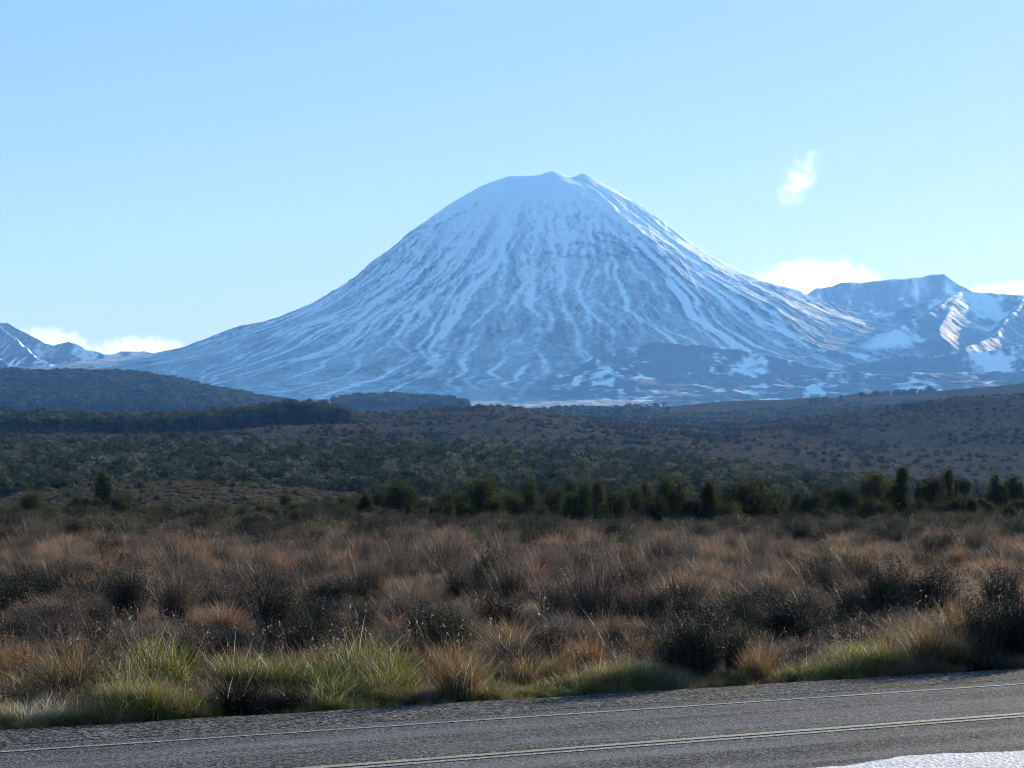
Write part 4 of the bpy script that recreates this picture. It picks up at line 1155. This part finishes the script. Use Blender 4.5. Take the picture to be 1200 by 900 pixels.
# pale stone on the verge and dead sticks standing in the heath
rngp = np.random.default_rng(77)
def stone(u, v, w, label):
    import bmesh
    bm = bmesh.new(); bmesh.ops.create_icosphere(bm, subdivisions=3, radius=0.5)
    for q in bm.verts:
        f_ = 1 + 0.22 * float(fbm(np.array([q.co.x * 2.3 + 5]), np.array([q.co.y * 2.3 + q.co.z * 1.7]), 3, 7)[0])
        q.co = q.co * f_; q.co.z *= 0.62
    me_ = bpy.data.meshes.new('stone'); bm.to_mesh(me_); bm.free()
    me_.materials.append(wood_mat('pale_stone', (0.42, 0.40, 0.38)))
    D = dist_of(v, u=u); x_ = float(xat(D, u))
    tag(link('stone', me_, (x_, D, float(ground_z(np.array([x_]), np.array([D]))[0]) + 0.08), 0.4, w), label, 'stone')
stone(664, 818, 0.17, 'small pale stone at the road edge below the green grass')
def stick(u, v, hpx, lean, label):
    D = dist_of(v, u=u); s_ = hpx * D / F
    b = Bag()
    V, Q = tube([(0, 0, -0.1), (lean * s_ * 0.4, 0.02, s_ * 0.5), (lean * s_, 0, s_)], 0.022, 0.006, 6); b.add(V, Q)
    V, Q = tube([(lean * s_ * 0.45, 0.02, s_ * 0.55), (lean * s_ * 0.45 - 0.12 * s_, 0.03, s_ * 0.85)], 0.012, 0.004, 5); b.add(V, Q)
    V, Q = tube([(lean * s_ * 0.7, 0.01, s_ * 0.75), (lean * s_ * 0.7 + 0.16 * s_, -0.03, s_ * 0.9)], 0.010, 0.004, 5); b.add(V, Q)
    x_ = float(xat(D, u))
    tag(link('dead_branch', b.mesh('dead_branch', [M_BARK]), (x_, D, float(ground_z(np.array([x_]), np.array([D]))[0]))), label, 'dead branch')
stick(1095, 690, 44, 0.5, 'bare dead branch leaning right out of pale heath at right')
stick(1140, 694, 36, 0.45, 'shorter dead branch leaning beside the longer one at right')

# ------------------------------------------------------------------ clouds, beyond the haze
def cloud(u0, v0, u1, v1, D, depth, dens, nscale, thr, seed, label, group=None, shape=1.0, tilt=0.0):
    cxu, cv = (u0 + u1) / 2, (v0 + v1) / 2
    sx, sz, sy = abs(u1 - u0) * D / F / 2, abs(v1 - v0) * D / F / 2, depth / 2
    k = NT('cloud_vapour')
    tc = k.n('ShaderNodeTexCoord')
    ln = k.n('ShaderNodeVectorMath', operation='LENGTH'); k.l(tc.outputs['Object'], ln.inputs[0])
    mp = k.n('ShaderNodeMapping'); mp.inputs['Location'].default_value = (seed, seed * 0.7, 3); mp.inputs['Scale'].default_value = (sx / sz * nscale, sy / sz * nscale, nscale)
    k.l(tc.outputs['Object'], mp.inputs['Vector'])
    nz = k.noise(mp.outputs[0], 1.0, 6, 0.62)
    d_ = k.math('SUBTRACT', 1.0, k.math('POWER', ln.outputs['Value'], 2.0))
    d_ = k.math('ADD', k.math('MULTIPLY', d_, shape), k.math('MULTIPLY', k.math('SUBTRACT', nz, 0.5), 2.6))
    d_ = k.math('MULTIPLY', k.math('SUBTRACT', d_, thr), dens * 3, True) if False else k.math('MULTIPLY', k.math('MAXIMUM', k.math('SUBTRACT', d_, thr), 0.0), dens)
    fade = k.ramp(ln.outputs['Value'], [(0.82, 1.0), (1.0, 0.0)])
    d_ = k.math('MULTIPLY', d_, fade)
    v = k.n('ShaderNodeVolumePrincipled')
    v.inputs['Color'].default_value = (1, 1, 1, 1); v.inputs['Absorption Color'].default_value = (1, 1, 1, 1); v.inputs['Anisotropy'].default_value = 0.45
    k.l(d_, v.inputs['Density']); k.l(v.outputs[0], k.out.inputs['Volume'])
    import bmesh
    bm = bmesh.new(); bmesh.ops.create_icosphere(bm, subdivisions=3, radius=1.03)
    me_ = bpy.data.meshes.new('cloud'); bm.to_mesh(me_); bm.free(); me_.materials.append(k.m)
    tag(link('cloud', me_, (float(xat(D, cxu)), D, float(zat(D, cv))), 0, (sx, sy, sz)), label, 'cloud', group).rotation_euler = (0, tilt, 0)
cloud(889, 186, 987, 234, 19500, 170, 0.006, 2.1, 0.40, 6.4, 'small white wisp alone in the sky right of the summit', None, 0.9, -1.0)
cloud(858, 294, 1056, 394, 19500, 320, 0.007, 4.0, 0.2, 7.7, 'white cloud bank behind the right shoulder of the cone')
cloud(1080, 326, 1330, 380, 19500, 300, 0.007, 3.2, 0.2, 1.3, 'low white cloud behind the flat topped ridge at far right')
cloud(-20, 378, 122, 444, 19500, 300, 0.007, 3.2, 0.22, 5.2, 'white cloud behind the left peak above the saddle')
cloud(88, 388, 240, 444, 19500, 300, 0.007, 3.2, 0.22, 9.4, 'white cloud over the saddle left of the cone')
cy.volume_step_rate = 0.35
